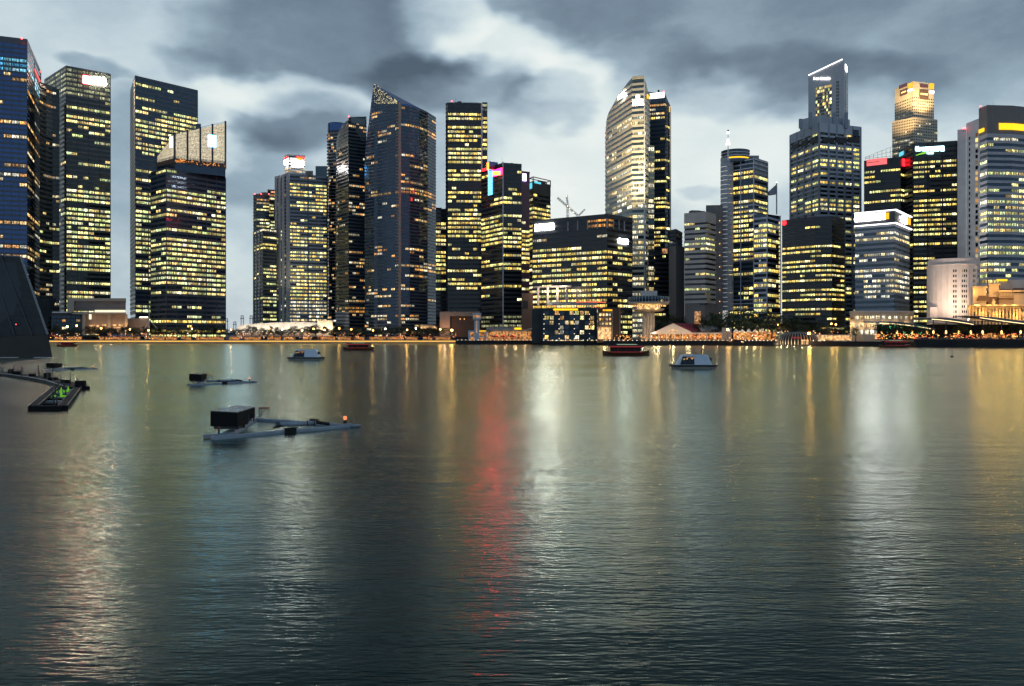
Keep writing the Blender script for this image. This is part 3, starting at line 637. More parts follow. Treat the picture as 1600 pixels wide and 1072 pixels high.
plate(x1, 0, 816.2, 821.5, 271.5, 282.5, 'sign_purple', off=.5)
t = tower('open_crown_tower', 'small dark tower with an open roof frame, right of the purple sign', [(827, 286.5), (833, 284), (860, 290)], 845, fp=6.9, bay=7, wf=.55, glz='glass_dark', band='spandrel_dark', lit=.5, tone='lit_yellow', bout=.3,
          zones=[(280, 300, .1)], top=12)
b = MB(); z = t['ztop']
for q in t['poly']: b.obox(q, (1, 0), .5, .5, z - 2, z + 5)
pp = t['poly']
for i in range(4): b.tube((*pp[i], z + 5), (*pp[(i + 1) % 4], z + 5), .5, n=5)
b.build('roof_frame', 'steel_dark', t['root']); plate(t, 0, 827.6, 832, 287, 296, 'sign_cyan_flat', 'light_panel', off=.3)
for k in range(4): plate(t, 1, 834.5 + k * 2.6, 836.6 + k * 2.6, 283 + .6 * k, 286 + .6 * k, 'sign_cyan_flat', 'light_panel', off=.3)
# broad dark block
t = tower('dark_office_block', 'broad black office block with a top loggia, white sign and orange-lit terrace', [(832, 346), (949, 335.5), (988, 342)], 720, fp=8.4, bay=8, wf=.5, glz='glass_dark', band='spandrel_dark', bout=.3, lit=.68, tone='lit_yellow',
          fm=[1, .62], zones=[(330, 362, 0), (362, 372, .12, 'lit_warm'), (372, 378, 0), (378, 475, .8)], top=3, cat='office building')
plate(t, 0, 836.5, 866, 351.5, 361, 'sign_white_block', 'sign', off=.6)
plate(t, 1, 966, 980, 372.5, 380, 'sign_white_block', off=.6)
z1, z0 = Zp(342, 720), Zp(356, 720)
seg0, seg1 = t['segs']
for (sg, x0, x1, n, off) in ((0, 873, 949, 5, 0), (1, 949.5, 975, 3, 0)):
    for j in range(n):
        xa = x0 + (x1 - x0) * j / n; xb = x0 + (x1 - x0) * (j + 1) / n; p0, u, nn = on_face(t, sg, xa + .6); p1, _, _ = on_face(t, sg, xb - .6)
        q0, q1 = p0 + nn * .2, p1 + nn * .2; warm = (sg == 0 and j >= 3) or (sg == 1 and j == 0)
        w = bpy.data.objects.new('loggia_window', wmesh('lit_orange' if warm else 'glass_dark', 3)); COL.objects.link(w); w.parent = t['root']; ce = (q0 + q1) / 2
        bb = t['root']['_base']; w.location = (ce.x - bb[0], ce.y - bb[1], (z0 + z1) / 2 - bb[2]); w.rotation_euler = (0, 0, math.atan2(u.y, u.x)); w.scale = ((q1 - q0).length, 1, z1 - z0)
        b = MB(); b.obox(p1 + nn * .5 + u * .4, u, .35, .5, z0 - .3, z1 + .3); b.build('loggia_column', 'panel_grey', t['root'])
b = MB(); zz0, zz1 = Zp(478, 745), Zp(450, 745); a, c = W(833, 742), W(893, 724); b.prism([a, c, c * 1.01, a * 1.01], zz1, zz1 + 1.2); b.build('portico_beam', 'stone_white', t['root'])
for px in (841, 856, 871, 886): 
    b = MB(); p = W(px, 741 - (px - 833) * .3); b.obox(p, (1, 0), .85, .7, zz0, zz1); b.build('portico_column', 'stone_white', t['root'])
for px in (848, 863, 879):
    l = bpy.data.lights.new('portico_downlight', 'POINT'); l.energy = 5200; l.color = (1, .72, .5); l.shadow_soft_size = .6
    o = bpy.data.objects.new('portico_downlight', l); COL.objects.link(o); p = W(px, 730); o.location = (p.x, p.y - 4, zz1 - 3)
# crane behind the block
c0 = W(887, 860); cz_ = Zp(350, 860); t_ = root('tower_crane', 'white and black construction crane showing above the roof of the broad dark block', 'crane', (c0.x, c0.y, 3))
def truss(b, p0, p1, w=1.2, n=8, r=.16):
    p0 = Vector(p0); p1 = Vector(p1); d = (p1 - p0).normalized(); s = d.orthogonal().normalized() * w / 2; s2 = d.cross(s)
    cs = [s + s2, s - s2, -s - s2, -s + s2]
    for c in cs: b.tube(p0 + c, p1 + c, r, n=4)
    for k in range(n):
        a = p0 + (p1 - p0) * k / n; e = p0 + (p1 - p0) * (k + 1) / n
        for j in range(4): b.tube(a + cs[j], e + cs[(j + 1) % 4], r * .7, n=4)
b = MB(); truss(b, (c0.x, c0.y, 3), P3(887, 318, 860), 1.8, 26, .2); b.build('mast', 'steel', t_)
b = MB(); truss(b, P3(903, 337, 858), P3(871, 309, 862), 1.4, 12, .2); b.build('jib', 'steel_dark', t_)
b = MB(); truss(b, P3(887, 318, 860), P3(885, 305, 860), 1.2, 4, .2); b.build('mast_head', 'steel', t_)
b = MB(); truss(b, P3(904, 337, 858), P3(914, 327, 858), 1.0, 4, .15); b.build('counter_jib', 'steel_dark', t_)
b = MB()
for px, py in ((887, 322), (890, 326), (896, 332), (885, 306)): b.ball(P3(px, py, 857), .5, 6)
b.build('work_light', 'bulb_white', t_)
# tall curved tower and the dark one beside it
t = tower('curved_tower', 'pale banded tower with a curved left edge tapering to a narrow top', [(946, 208, 872), (948, 186, 868), (951, 176, 862), (956.5, 166, 852), (964, 153, 840), (971.5, 142, 828), (980, 130, 814), (988, 121, 803), (1006, 121, 800), (1009, 128, 804), (1012, 142, 810), (1015, 146, 822)],
          fp=8.1, bay=8, wf=.56, glz='glass_grey', band='band_beige', bout=.5, lit=.72, tone='lit_white', fm=[.3, .4, .5, .7, .9, 1, 1, 1, .6, .4, .4], zones=[(115, 176, .0), (176, 192, .8), (192, 216, .15), (216, 300, .68), (300, 500, .8)], depth=30, segmat='glass_teal', top=3, nb=4)
b = MB(); p = W(1007, 799); b.obox(p, (1, 0), .5, .5, 3, Zp(124, 800)); b.build('edge_rib', 'concrete_pale', t['root'])
for px, D, z in ((972, 742, 118), (1000, 738, 118)):   # added spots brighten the tower's bands, in place of its interior light
    l = bpy.data.lights.new('floodlight', 'SPOT'); l.energy = 520000; l.color = (1, .80, .45); l.spot_size = rad(70); l.spot_blend = 1; l.shadow_soft_size = 1.5
    o = bpy.data.objects.new('floodlight', l); COL.objects.link(o); p = W(px, D); o.location = (p.x, p.y, z); o.rotation_euler = (Vector((W(985, 810).x - p.x, 810 - p.y, 70))).to_track_quat('-Z', 'Y').to_euler()
zt = t['ztop']; b = MB(); ribbon(b, [W(988, 802), W(1006, 799)], zt - 2, zt + .6, -2, .8); b.build('crown_band', 'band_beige', t['root'])
s7 = t
plate(s7, 5, 967.5, 971.3, 150.5, 155, 'sign_white', off=.8); plate(s7, 6, 972, 977.5, 148.5, 153, 'sign_white', off=.8)
pa, u, n = on_face(s7, 7, 996.8); b = MB(); ring = [(math.cos(2 * math.pi * k / 14) * 2.1, math.sin(2 * math.pi * k / 14) * 2.1) for k in range(14)]; zc2 = Zp(151.5, pa.y)
b.hexa([(*(pa + u * x + n * .8), zc2 + z) for x, z in ring], [(*(pa + u * x + n * 1.2), zc2 + z) for x, z in ring]); b.build('sign_disc', 'sign_white_soft', t['root'])
letters(s7, 7, 989.5, 1004, 157.5, 163.5, 'sign_white', 6, 8)
plate(s7, 9, 1010, 1012, 147, 153, 'sign_yellow_soft', 'light_panel', off=.5)
an = tower('', 'f', [(1012.5, 228.5), (1022.5, 229)], 812, fp=8.1, bay=10, wf=.7, lit=.55, tone='lit_white', glz='glass_teal', band='spandrel_green', par=t['root'], body='glass_annex', depth=20)
t = tower('dark_blue_tower', 'dark blue tower with a white light band under its roof', [(1010, 143, 888), (1039, 146.5, 882), (1041, 156, 884), (1047.8, 166, 892)], fp=6.6, bay=7.5, wf=.5, glz='glass_navy', band='spandrel_dark', bout=.25,
          lit=.26, tone='lit_yellow', zones=[(140, 158, 0), (158, 180, .5, 'lit_warm'), (330, 460, .4)], depth=35, parapet=False, seed=41)
plate(t, 0, 1012, 1038, 146.8, 155, 'sign_white_soft', 'light_band', off=.4); plate(t, 2, 1045, 1047.5, 166.5, 175, 'sign_yellow_soft', 'light_panel', off=.5)
b = MB(); p = P3(1029, 142, 890); b.ball(p, 1.2, 8); b.tube((p.x, p.y, p.z - 3), p, .6, n=6); b.build('antenna_dome', 'black', t['root']); beacon(t['root'], 1037, 143, 884, .6)
b = MB(); p = W(1047.4, 889); b.obox(p, (1, 0), .7, .7, 3, Zp(168, 890)); b.build('edge_rib', 'concrete_pale', t['root'])
# low blocks between
t = tower('dark_low_block', 'small dark block peeping out over the windowless brown block', [(1046, 360, 840), (1056, 357.5, 838), (1066, 363, 845)], fp=6, bay=6, glz='glass_dark', band='spandrel_dark', lit=.06, depth=30, cat='office building', parapet=False)
t = tower('black_low_block', 'black block with a few faint windows, left of the windowless brown block', [(1023, 397), (1046, 397.5)], 800, fp=7, bay=6, glz='glass_dark', band='spandrel_dark', lit=.07, tone='lit_yellow', depth=30, cat='office building')
b = plate(t, 0, 1037, 1045, 388, 396, 'lobby_glow', 'roof_lantern', off=-4)
t = tower('brown_slab', 'windowless brown concrete slab left of the pale banded office block', [(1045, 386), (1056, 384.5), (1069.5, 385.5)], 770, fp=60, bay=40, glz='concrete_dark', band=None, bands=False, lit=0, unlit=False, cat='office building', parapet=False)
roofbox(t, 1046, 1056, 379, 'granite_grey', D=776)
t = tower('banded_office_block', 'grey concrete office block with thick horizontal bands and a taller blank core', [(1069.6, 335), (1102, 332.5), (1117, 336.5)], 745, fp=7.9, bay=8, wf=.42, glz='glass_dark', band='concrete', bout=1.3, lit=.22, tone='lit_office', top=8.5, cat='office building',
          zones=[(330, 390, .42), (470, 500, 0)], pbase=476)
b = MB(); b.prism([W(1069.6, 752), W(1102, 746), W(1117, 756), W(1090, 775)], 3, Zp(474, 745)); b.build('podium', 'concrete_dark', t['root'])
b = MB(); b.prism([W(1103, 762), W(1129.5, 760), W(1129.5, 790), W(1103, 790)], 3, Zp(320.5, 761)); b.build('core', 'concrete_dark', t['root'])
b = MB()
for k in range(9): p = P3(1124.5, 345 + k * 18, 759.5); b.box((p.x - .25, p.y - .3, p.z - .25), (p.x + .25, p.y + .1, p.z + .25))
b.build('core_light', 'bulb_warm', t['root'])
plate(t, 0, 1073, 1095, 487, 507, 'lobby_glow', 'lobby_glazing', off=.4)
# grid-framed tower with a mast
t = tower('framed_tower', 'grey framed office tower with a round glazed crown and a white lit mast', [(1138, 253.5), (1178, 247), (1199, 254)], 765, fp=7.6, bay=8, wf=.56, glz='glass_navy', band='spandrel_navy', bout=.25, lit=.52, tone='lit_yellow',
          zones=[(240, 262, 0), (318, 332, .15), (460, 490, .3)], top=2, mull=3, mmat='frame_lilac', mw=.7, mout=.8)
tr = t['root']
fr = MB(); ribbon(fr, [p - Vector(tr['_base'][:2]) for p in t['pts']], -.5, .5, .1, .9); frm = fr.mesh('frame_lilac')
for py in (248.5, 255, 262, 320, 327, 334.5, 399, 405.5, 468, 474, 481):
    o = bpy.data.objects.new('frame_beam', frm); COL.objects.link(o); o.parent = tr; o.location = (0, 0, Zp(py, 765) - 3)
lw = tower('', 'g', [(1178.2, 335.5, 758), (1199, 334.6, 748), (1218.5, 337.5, 770)], fp=7.6, bay=7, wf=.6, glz='glass_navy', band='frame_lilac', bout=.5, lit=.4, tone='lit_yellow', par=tr, body='lower_wing', mull=3, mmat='frame_lilac', mw=.7, mout=.8, parapet=False, bands=True, back=[(1218.5, 800), (1178, 790)])
for k in range(34):
    z = Zp(251 + k * 7.1, 768)
    if z < 14: break
    b = MB(); b.lathe((W(1136, 778).x, W(1136, 778).y, z), [(6.0, 0), (6.0, 3.9), (5.7, 4.0)], 10, 0, rad(160), rad(330)); b.build('metal_panel', 'panel_grey', tr)
cc = W(1149, 782)
b = MB(); b.lathe((cc.x, cc.y, Zp(250, 775)), [(12.6, -2), (12.6, 8.2), (13.2, 8.4), (13.2, 9.4), (.05, 9.6)], 30); b.build('crown_drum', 'glass_teal', tr, smooth=False)
b = MB(); b.lathe((cc.x, cc.y, Zp(250, 775)), [(13.1, 1.0), (13.1, 2.2)], 30); b.build('crown_light', 'sign_yellow_soft', tr)
for z in (.2, 3.4, 6.2): b = MB(); b.lathe((cc.x, cc.y, Zp(250, 775) + z), [(12.7, 0), (13.3, 0), (13.3, .6), (12.7, .6)], 30); b.build('crown_ring', 'frame_lilac', tr)
p0 = P3(1137.6, 250, 764); p1 = P3(1137.6, 204, 764); b = MB(); b.tube(p0, p1, .6, .25, 8); b.build('mast', 'white_paint', tr)
b = MB(); q = P3(1137.6, 226, 764); b.tube(q, (q.x, q.y, q.z + 5.5), 2.0, .5, 8); b.tube((q.x, q.y, q.z + 10), (q.x, q.y, q.z + 12), .9, .9, 8); b.build('mast_light', 'sign_white_soft', tr)
b = MB(); b.ball(P3(1137.6, 204.5, 764), 1.0, 8); b.build('mast_tip', 'black', tr)
b = MB(); q = [P3(1199.5, 301, 775), P3(1213, 288.5, 775), P3(1213, 303.5, 775), P3(1203, 305, 775)]; b.hexa(q, [v + Vector((0, 3, 0)) for v in q]); b.build('sail_screen', 'granite_blue', tr)
b = MB(); b.tube(P3(1213.5, 335, 775), P3(1213.5, 286, 775), .6, n=8); b.build('screen_mast', 'steel', tr); b = MB(); b.ball(P3(1213.5, 285, 775), .6, 6); b.build('mast_lamp', 'bulb_white', tr)
b = MB(); p, u, n = W(1218.2, 768.5), Vector((1, 0)), 0; 
for k in range(22): q = P3(1217.6, 348 + k * 6.2, 768.3); b.box((q.x - .5, q.y - .4, q.z - 1.4), (q.x + .5, q.y, q.z + .8))
b.build('edge_light', 'edge_glow', tr)
roofbox(t, 1170, 1186, 243, 'steel', D=785)
# stepped concrete tower
t = tower('stepped_tower', 'stepped grey concrete tower with a slim white-edged upper shaft', [(1236, 212), (1281, 193), (1343.5, 199.5)], 850, fp=6.9, bay=12, wf=.55, glz='glass_dark', band='granite_grey', bout=.9, lit=.42, tone='lit_yellow', top=9, mull=1, mmat='granite_blue', mw=2.2, mout=1.3,
          zones=[(190, 226, .1), (226, 270, .42), (310, 345, .6)], nb=4)
tr = t['root']
b = MB(); ribbon(b, t['pts'], t['ztop'] - 18, t['ztop'] - 10, .1, 1.0); 
b = MB(); ribbon(b, t['pts'], t['ztop'] - 9, t['ztop'] + .5, .03, 1.25); b.build('crown_wall', 'granite_grey', tr)
for (sg, x0, x1) in ((1, 1284, 1302), (1, 1304, 1322), (1, 1324, 1341), (0, 1239, 1250), (0, 1253, 1264), (0, 1267, 1279)):
    py = {0: 220, 1: 214}[sg]; plate(t, sg, x0, x1, py - (x0 - 1258) * .36 * (sg == 0), py + 9 - (x0 - 1258) * .36 * (sg == 0), 'black', 'sky_terrace', off=.95, thick=.4)
md = tower('', 'h', [(1250, 187), (1281, 180), (1328, 187)], 862, fp=60, bay=60, glz='granite_grey', band=None, bands=False, unlit=False, lit=0, par=tr, body='setback_block', z0=t['ztop'] - 6, parapet=False)
for px in (1251, 1266, 1303, 1322): b = MB(); p = W(px, 858); b.obox(p, (1, 0), 1.6, 1.2, t['ztop'] - 3, Zp(176 if px > 1260 else 186, 858)); b.build('buttress', 'granite_blue', tr)
up = tower('', 'i', [(1263, 118), (1318, 92), (1325, 105)], 870, fp=6.6, bay=40, glz='granite_grey', band=None, bands=False, unlit=False, lit=0, par=tr, body='upper_shaft', z0=t['ztop'], parapet=False)
for k in range(13):
    for j in range(9):
        x0 = 1275 + j * 2.75; plate(up, 0, x0, x0 + 2.0, 137.5 + k * 5.2 - j * .6, 141 + k * 5.2 - j * .6, 'lit_yellow' if R.random() < .5 or k == 0 else 'glass_dark', 'window', off=.05, thick=.25)
for k in range(12):
    for j in range(2): x0 = 1307 + j * 2.4; plate(up, 0, x0, x0 + 1.3, 127 + k * 5.2, 130.5 + k * 5.2, 'glass_dark', 'window', off=.05, thick=.25)
    plate(up, 1, 1321.3, 1323.4, 128 + k * 5, 131 + k * 5, 'glass_dark', 'window', off=.05, thick=.25)
letters(up, 0, 1272, 1300, 121, 125, 'sign_white_soft', 8, 4, off=.8)
plate(up, 0, 1264, 1317, 117.2, 118.2, 'sign_white_soft', 'roof_light', off=.5); plate(up, 1, 1320, 1322.5, 100, 109, 'sign_white_soft', 'light_panel', off=.5)
plate(t, 1, 1331, 1340, 203, 213, 'dark_blue', 'emblem_panel', off=1.3)
# black rounded block
t = tower('black_office_tower', 'black office tower with a red dot sign at its upper left corner', [(1222, 346), (1250, 342.5), (1274, 340), (1300, 339), (1319.5, 343)], 700, fp=7.6, bay=7.5, wf=.42, glz='glass_dark', band='spandrel_dark', bout=.12, lit=.5, tone='lit_yellow', top=3, depth=50, cat='office building',
          zones=[(335, 362, .05), (362, 382, .28), (382, 402, .2), (402, 482, .62), (482, 520, .3)], stick=.8)
pa, u, n = on_face(t, 0, 1226); b = MB(); ring = [(math.cos(2 * math.pi * k / 16) * 2.0, math.sin(2 * math.pi * k / 16) * 2.0) for k in range(16)]; zc2 = Zp(348.5, pa.y)
b.hexa([(*(pa + u * x + n * .3), zc2 + z) for x, z in ring], [(*(pa + u * x + n * .7), zc2 + z) for x, z in ring]); b.build('sign_disc', 'sign_red', t['root'])
roofbox(t, 1272, 1302, 335.5, 'granite_blue', D=720)
# white-crowned block
t = tower('white_crown_block', 'mid-height office block ringed by a glowing white sign with orange squares on top', [(1336, 355), (1397, 350), (1421, 360)], 655, fp=8.3, bay=7, wf=.5, glz='glass_teal', band='granite_blue', bout=.3, lit=.52, tone='lit_white', fm=[.85, 1.6], top=1.5, cat='office building', pbase=486,
          zones=[(345, 357, .05)])
tr = t['root']; zz = t['ztop']; ctop = Zp(328, 655); cb = Zp(349, 655)
b = MB(); b.prism(offset_chain(t['pts'], 1.0) + [t['poly'][3]], zz, ctop); b.build('crown_box', 'steel_dark', tr)
b = MB(); ribbon(b, t['pts'], ctop - .6, ctop + .2, 1.0, 2.2); b.build('crown_edge_light', 'sign_white_soft', tr)
b = MB(); ribbon(b, t['pts'], zz + .1, zz + .9, 1.0, 2.2); b.build('crown_edge_light', 'sign_white_soft', tr)
plate(t, 0, 1337, 1369, 336.5, 347, 'sign_white_crown', 'sign', off=1.4, thick=.3); plate(t, 0, 1371, 1384, 334, 344, 'sign_white_crown', 'sign', off=1.4, thick=.3); plate(t, 0, 1384.5, 1390, 333, 343, 'sign_orange', 'sign_square', off=1.4, thick=.3)
plate(t, 1, 1407, 1414, 337, 347, 'sign_white', 'sign', off=1.4, thick=.3); plate(t, 1, 1414.6, 1419.5, 340, 350, 'sign_orange', 'sign_square', off=1.4, thick=.3)
# podium of the white-crowned block
cpod = [W(1328, 632), W(1350, 622), W(1376, 618), W(1404, 622), W(1428, 634)]
t_ = root('lit_podium', 'curved stone podium washed with warm light below the white-crowned block', 'building', (cpod[2].x, 640, 3))
b = MB(); b.prism(cpod + [W(1428, 662), W(1328, 662)], 3, Zp(486, 620)); b.build('wall', 'stone_cream', t_)
for k in range(12):
    f = (k + .5) / 12 * 4; i = int(f); p = cpod[i] + (cpod[i + 1] - cpod[i]) * (f - i); u = (cpod[i + 1] - cpod[i]).normalized(); n = Vector((u.y, -u.x))
    for (py, h, on) in ((496, 2.2, .7), (509, 2.4, .45), (519, 3.2, .8)):
        w = bpy.data.objects.new('window', wmesh('lit_white' if R.random() < on else 'lit_warm', 2)); COL.objects.link(w); w.parent = t_
        bb = t_['_base']; q = p + n * .12; w.location = (q.x - bb[0], q.y - bb[1], Zp(py, 620) - bb[2]); w.rotation_euler = (0, 0, math.atan2(u.y, u.x)); w.scale = (2.4, 1, h)
    if k % 2 == 0:
        l = bpy.data.lights.new('wall_light', 'POINT'); l.energy = 900; l.color = (1, .66, .33); l.shadow_soft_size = .3; o = bpy.data.objects.new('wall_light', l); COL.objects.link(o); q = p + n * 2.0; o.location = (q.x, q.y, Zp(508, 620))
b = MB(); ribbon(b, cpod, Zp(488, 620), Zp(485.5, 620), .05, .8); b.build('cornice', 'stone_white', t_)
# tall stone tower in the back
t = tower('stone_tower', 'distant floodlit cream stone tower with orange signs at its top corners', [(1394, 190), (1427.6, 183), (1464.8, 187)], 960, fp=4.4, bay=2.6, wf=.52, glz='stone_cream', band=None, bands=False, lit=.16, tone='lit_white', top=2, nb=1, wgap=.5, segmat='glass_dark', parapet=False)
tr = t['root']
up = tower('', 'j', [(1398, 139), (1427.6, 127.3), (1459.3, 130.8)], 965, fp=4.6, bay=2.8, wf=.5, glz='stone_cream', band=None, bands=False, lit=.08, tone='lit_white', top=18, nb=1, wgap=.5, segmat='glass_dark', par=tr, body='upper_shaft', z0=t['ztop'] - 1, parapet=False, zones=[(120, 152, -1)], fm=[.8, 1])
plate(up, 0, 1420, 1426.5, 131, 139, 'sign_orange', 'sign_square', off=.4); plate(up, 0, 1419.5, 1426.5, 140.5, 143.5, 'sign_white_soft', off=.4)
plate(up, 1, 1452, 1458.5, 130.2, 139, 'sign_orange', 'sign_square', off=.4); plate(up, 1, 1451.5, 1458.8, 141.5, 145.5, 'sign_white_soft', off=.4)
plate(up, 0, 1406.5, 1418, 142.5, 151, 'brown', 'sky_lobby', off=.2, thick=.2); plate(up, 1, 1436.5, 1450.5, 139.5, 155, 'brown', 'sky_lobby', off=.2, thick=.2)
plate(up, 1, 1438, 1449, 145.5, 148, 'bulb_warm', 'lobby_light', off=.5, thick=.2); plate(up, 0, 1409, 1416, 144.5, 146, 'bulb_warm', 'lobby_light', off=.5, thick=.2)
plate(up, 1, 1437, 1449.5, 131.5, 136.5, 'plum', 'sign_board', off=.3, thick=.2); plate(up, 0, 1405, 1417.5, 134, 139.5, 'plum', 'sign_board', off=.3, thick=.2)
for (px, D, z) in ((1432, 948, 183), (1456, 955, 183), (1401, 965, 190), (1444, 935, 216), (1410, 950, 226)):
    l = bpy.data.lights.new('floodlight', 'SPOT'); l.energy = 170000; l.color = (1, .70, .32); l.spot_size = rad(95); l.spot_blend = .8; l.shadow_soft_size = 1
    o = bpy.data.objects.new('floodlight', l); COL.objects.link(o); p = P3(px, z, D - 4); o.location = p; o.rotation_euler = (rad(162), 0, 0)
# red-sign block and its taller neighbour
t = tower('red_sign_block', 'dark office block with a red panel sign and open rooftop rails', [(1350, 252.5), (1376, 249.5), (1407, 246.5), (1424, 252)], 790, fp=8, bay=7.5, wf=.42, glz='glass_dark', band='spandrel_dark', bout=.2, lit=.5, tone='lit_yellow', top=10, depth=40, cat='office building', zones=[(315, 330, 0)])
tr = t['root']
plate(t, 0, 1354.5, 1376, 250, 260, 'sign_rose', 'sign', off=.6); b = MB(); plate(t, 0, 1355, 1374, 254.5, 255.3, 'black', 'sign_line', off=1.15, thick=.1); plate(t, 1, 1376, 1386, 247.6, 257.5, 'sign_rose', 'sign', off=.6)
plate(t, 2, 1409, 1419, 248, 259, 'sign_red', 'sign', off=.6); plate(t, 2, 1409.5, 1418.5, 253, 254, 'black', 'sign_line', off=1.15, thick=.1)
b = MB()
for k in range(9): f = k / 8; p = W(1352 + f * 52, 795 - f * 14); b.tube((*p, t['ztop'] - 1), (*p, t['ztop'] + 1.5 + f * 9), .15, n=4)
for h in (0, .5, 1): b.tube((*W(1352, 795), t['ztop'] + 1.5 * h + .2), (*W(1404, 781), t['ztop'] + 10.5 * h + .2), .15, n=4)
b.build('roof_rails', 'steel_dark', tr)
t = tower('green_swoosh_tower', 'dark tower with a glowing pale blue word and green swoosh near its roof', [(1405, 237), (1427, 225.5), (1495.5, 221)], 765, fp=7.6, bay=8.5, wf=.45, glz='glass_dark', band='spandrel_dark', bout=.2, lit=.6, tone='lit_yellow', top=3, fm=[.25, 1],
          zones=[(215, 248, 0), (385, 396, 0), (396, 480, .66)], mull=3, mmat='black', mw=1.2, mout=.5)
tr = t['root']
plate(t, 1, 1404 + 26, 1475, 231, 235.5, 'sign_cyan', 'sign_glow_bar', off=.5, thick=.2); letters(t, 1, 1430.5, 1475.5, 229, 236.5, 'sign_cyan', 14, 12)
letters(t, 1, 1448, 1458, 238.3, 241, 'sign_cyan', 4, 9, caps=True)
b = MB()
for k in range(8):
    f = k / 8; g = (k + 1) / 8; yy = lambda s: 243.5 - 8.5 * s + 2.6 * s * s
    pa, u, n = on_face(t, 1, 1431 + f * 31); pb, _, _ = on_face(t, 1, 1431 + g * 31); th = .5 + 1.0 * math.sin(math.pi * (f + .06))
    q = [(*(pa + n * .9), Zp(yy(f), pa.y)), (*(pb + n * .9), Zp(yy(g), pb.y)), (*(pb + n * .9), Zp(yy(g), pb.y) + th), (*(pa + n * .9), Zp(yy(f), pa.y) + th)]
    b.hexa(q, [(x - n.x * .3, y - n.y * .3, z) for x, y, z in q])
b.build('sign_swoosh', 'sign_green', tr); plate(t, 0, 1406.5, 1413, 239, 245, 'sign_cyan_flat', 'sign_emblem', off=.6)
# pale fin wall
t = tower('pale_slab_tower', 'pale grey blank slab tower with one column of small windows', [(1496, 203, 735), (1509.5, 201, 730)], fp=90, bay=30, glz='concrete_pale', band=None, bands=False, lit=0, unlit=False, depth=30, parapet=False)
tr = t['root']
b = MB(); b.prism([W(1509.8, 726), W(1532, 712), W(1532, 750), W(1509.8, 750)], 3, [Zp(193, 726), Zp(184, 712), Zp(184, 712), Zp(193, 726)]); b.build('taller_fin', 'concrete_pale', tr)
tw = dict(segs=[(W(1509.8, 726), W(1532, 712))], root=tr)
for k in range(27):
    y = 214 + k * 8.6
    plate(tw, 0, 1514, 1515.8, y, y + 5, 'glass_dark', 'slot_window', off=.03, thick=.15)
    plate(tw, 0, 1524.5, 1528, y - 6, y - .5, 'lit_warm' if k < 2 or R.random() < .55 else 'glass_dark', 'window', off=.03, thick=.2)
for px in (1505, 1508, 1520): beacon(tr, px, 201 if px < 1510 else 190, 724, .5)
# right banded tower
t = tower('yellow_sign_tower', 'broad grey banded tower at the edge of the photo with a yellow bar sign', [(1531, 172), (1543, 166.5), (1580, 167.4), (1625, 172)], 645, fp=8.9, bay=10, wf=.52, glz='glass_navy', band='panel_grey', bout=.8, lit=.5, tone='lit_office', top=24, depth=40, nb=5, zones=[(160, 214, 0), (214, 222, .75, 'lit_white'), (228, 262, .12), (262, 300, .4), (300, 445, .5)])
tr = t['root']; b = MB(); ribbon(b, t['pts'], t['ztop'] - 21, t['ztop'] + 1, .05, .85); b.build('crown_wall', 'concrete_dark', tr)
plate(t, 1, 1559.5, 1580, 193, 203, 'sign_yellow_soft', off=1.0); plate(t, 2, 1580.3, 1615, 193.4, 203.4, 'sign_yellow_soft', off=1.0); plate(t, 0, 1532, 1540, 203, 208.5, 'sign_yellow_soft', off=1.0)
for px in (1532, 1540): beacon(tr, px, 166, 648, .5)

# ================================================================== waterfront buildings
def block(b, px0, px1, py0, py1, D, dep, m=0, D1=None):
    """a box whose front spans the given columns and rows at its distance"""
    a = W(px0, D); c = W(px1, D1 or D); k = 1 + dep / D
    b.prism([a, c, c * k, a * k], Zp(py1, D), Zp(py0, D), m)
def win(t, px, py, D, w, h, tone, nb=2, name='window', off=.12):
    o = bpy.data.objects.new(name, wmesh(tone, nb)); COL.objects.link(o); o.parent = t; q = P3(px, py, D); bb = t['_base']
    o.location = (q.x - bb[0], q.y - off - bb[1], q.z - bb[2]); o.scale = (w, 1, h); return o
def lamp(kind, loc, energy, col, size=.4):
    l = bpy.data.lights.new(kind, 'POINT'); l.energy = energy; l.color = col; l.shadow_soft_size = size
    o = bpy.data.objects.new(kind, l); COL.objects.link(o); o.location = loc; return o
def spot(kind, loc, aim, energy, col, size=60, soft=.5):
    l = bpy.data.lights.new(kind, 'SPOT'); l.energy = energy; l.color = col; l.spot_size = rad(size); l.spot_blend = .9; l.shadow_soft_size = soft
    o = bpy.data.objects.new(kind, l); COL.objects.link(o); o.location = loc; o.rotation_euler = (Vector(aim) - Vector(loc)).to_track_quat('-Z', 'Y').to_euler(); return o
def bilerp(q, u, v): return (q[0] * (1 - u) + q[1] * u) * (1 - v) + (q[3] * (1 - u) + q[2] * u) * v

# faceted glass pavilion on its plinth, near left
D = 262
t_ = root('glass_pavilion', 'dark faceted glass pavilion leaning over a stone plinth at the edge of the photo', 'pavilion', (W(10, D).x, D + 8, 0))
q = [P3(-95, 531, D), P3(75, 523, D + 4), P3(33, 402, D + 9), P3(-95, 394, D + 9)]
kk = Vector((-17, 26, 0)); b = MB(); b.hexa([q[0], q[1], q[1] + kk, q[0] + kk], [q[3], q[2], q[2] + kk * .7, q[3] + kk * .7]); b.build('shell', 'steel_dark', t_)
NU, NV = 9, 9
nrm = (q[1] - q[0]).cross(q[3] - q[0]).normalized()
for i in range(NU):
    for j in range(NV):
        g = .03; tl = [R.uniform(.02, .10) for _ in range(4)]
        c4 = [bilerp(q, (i + u) / NU, (j + v) / NV) + nrm * (.12 + e) for (u, v), e in zip(((g, g), (1 - g, g), (1 - g, 1 - g), (g, 1 - g)), tl)]
        b = MB(); b.hexa(c4, [p - nrm * .08 for p in c4]); b.build('glass_panel', 'glass_pavilion', t_)
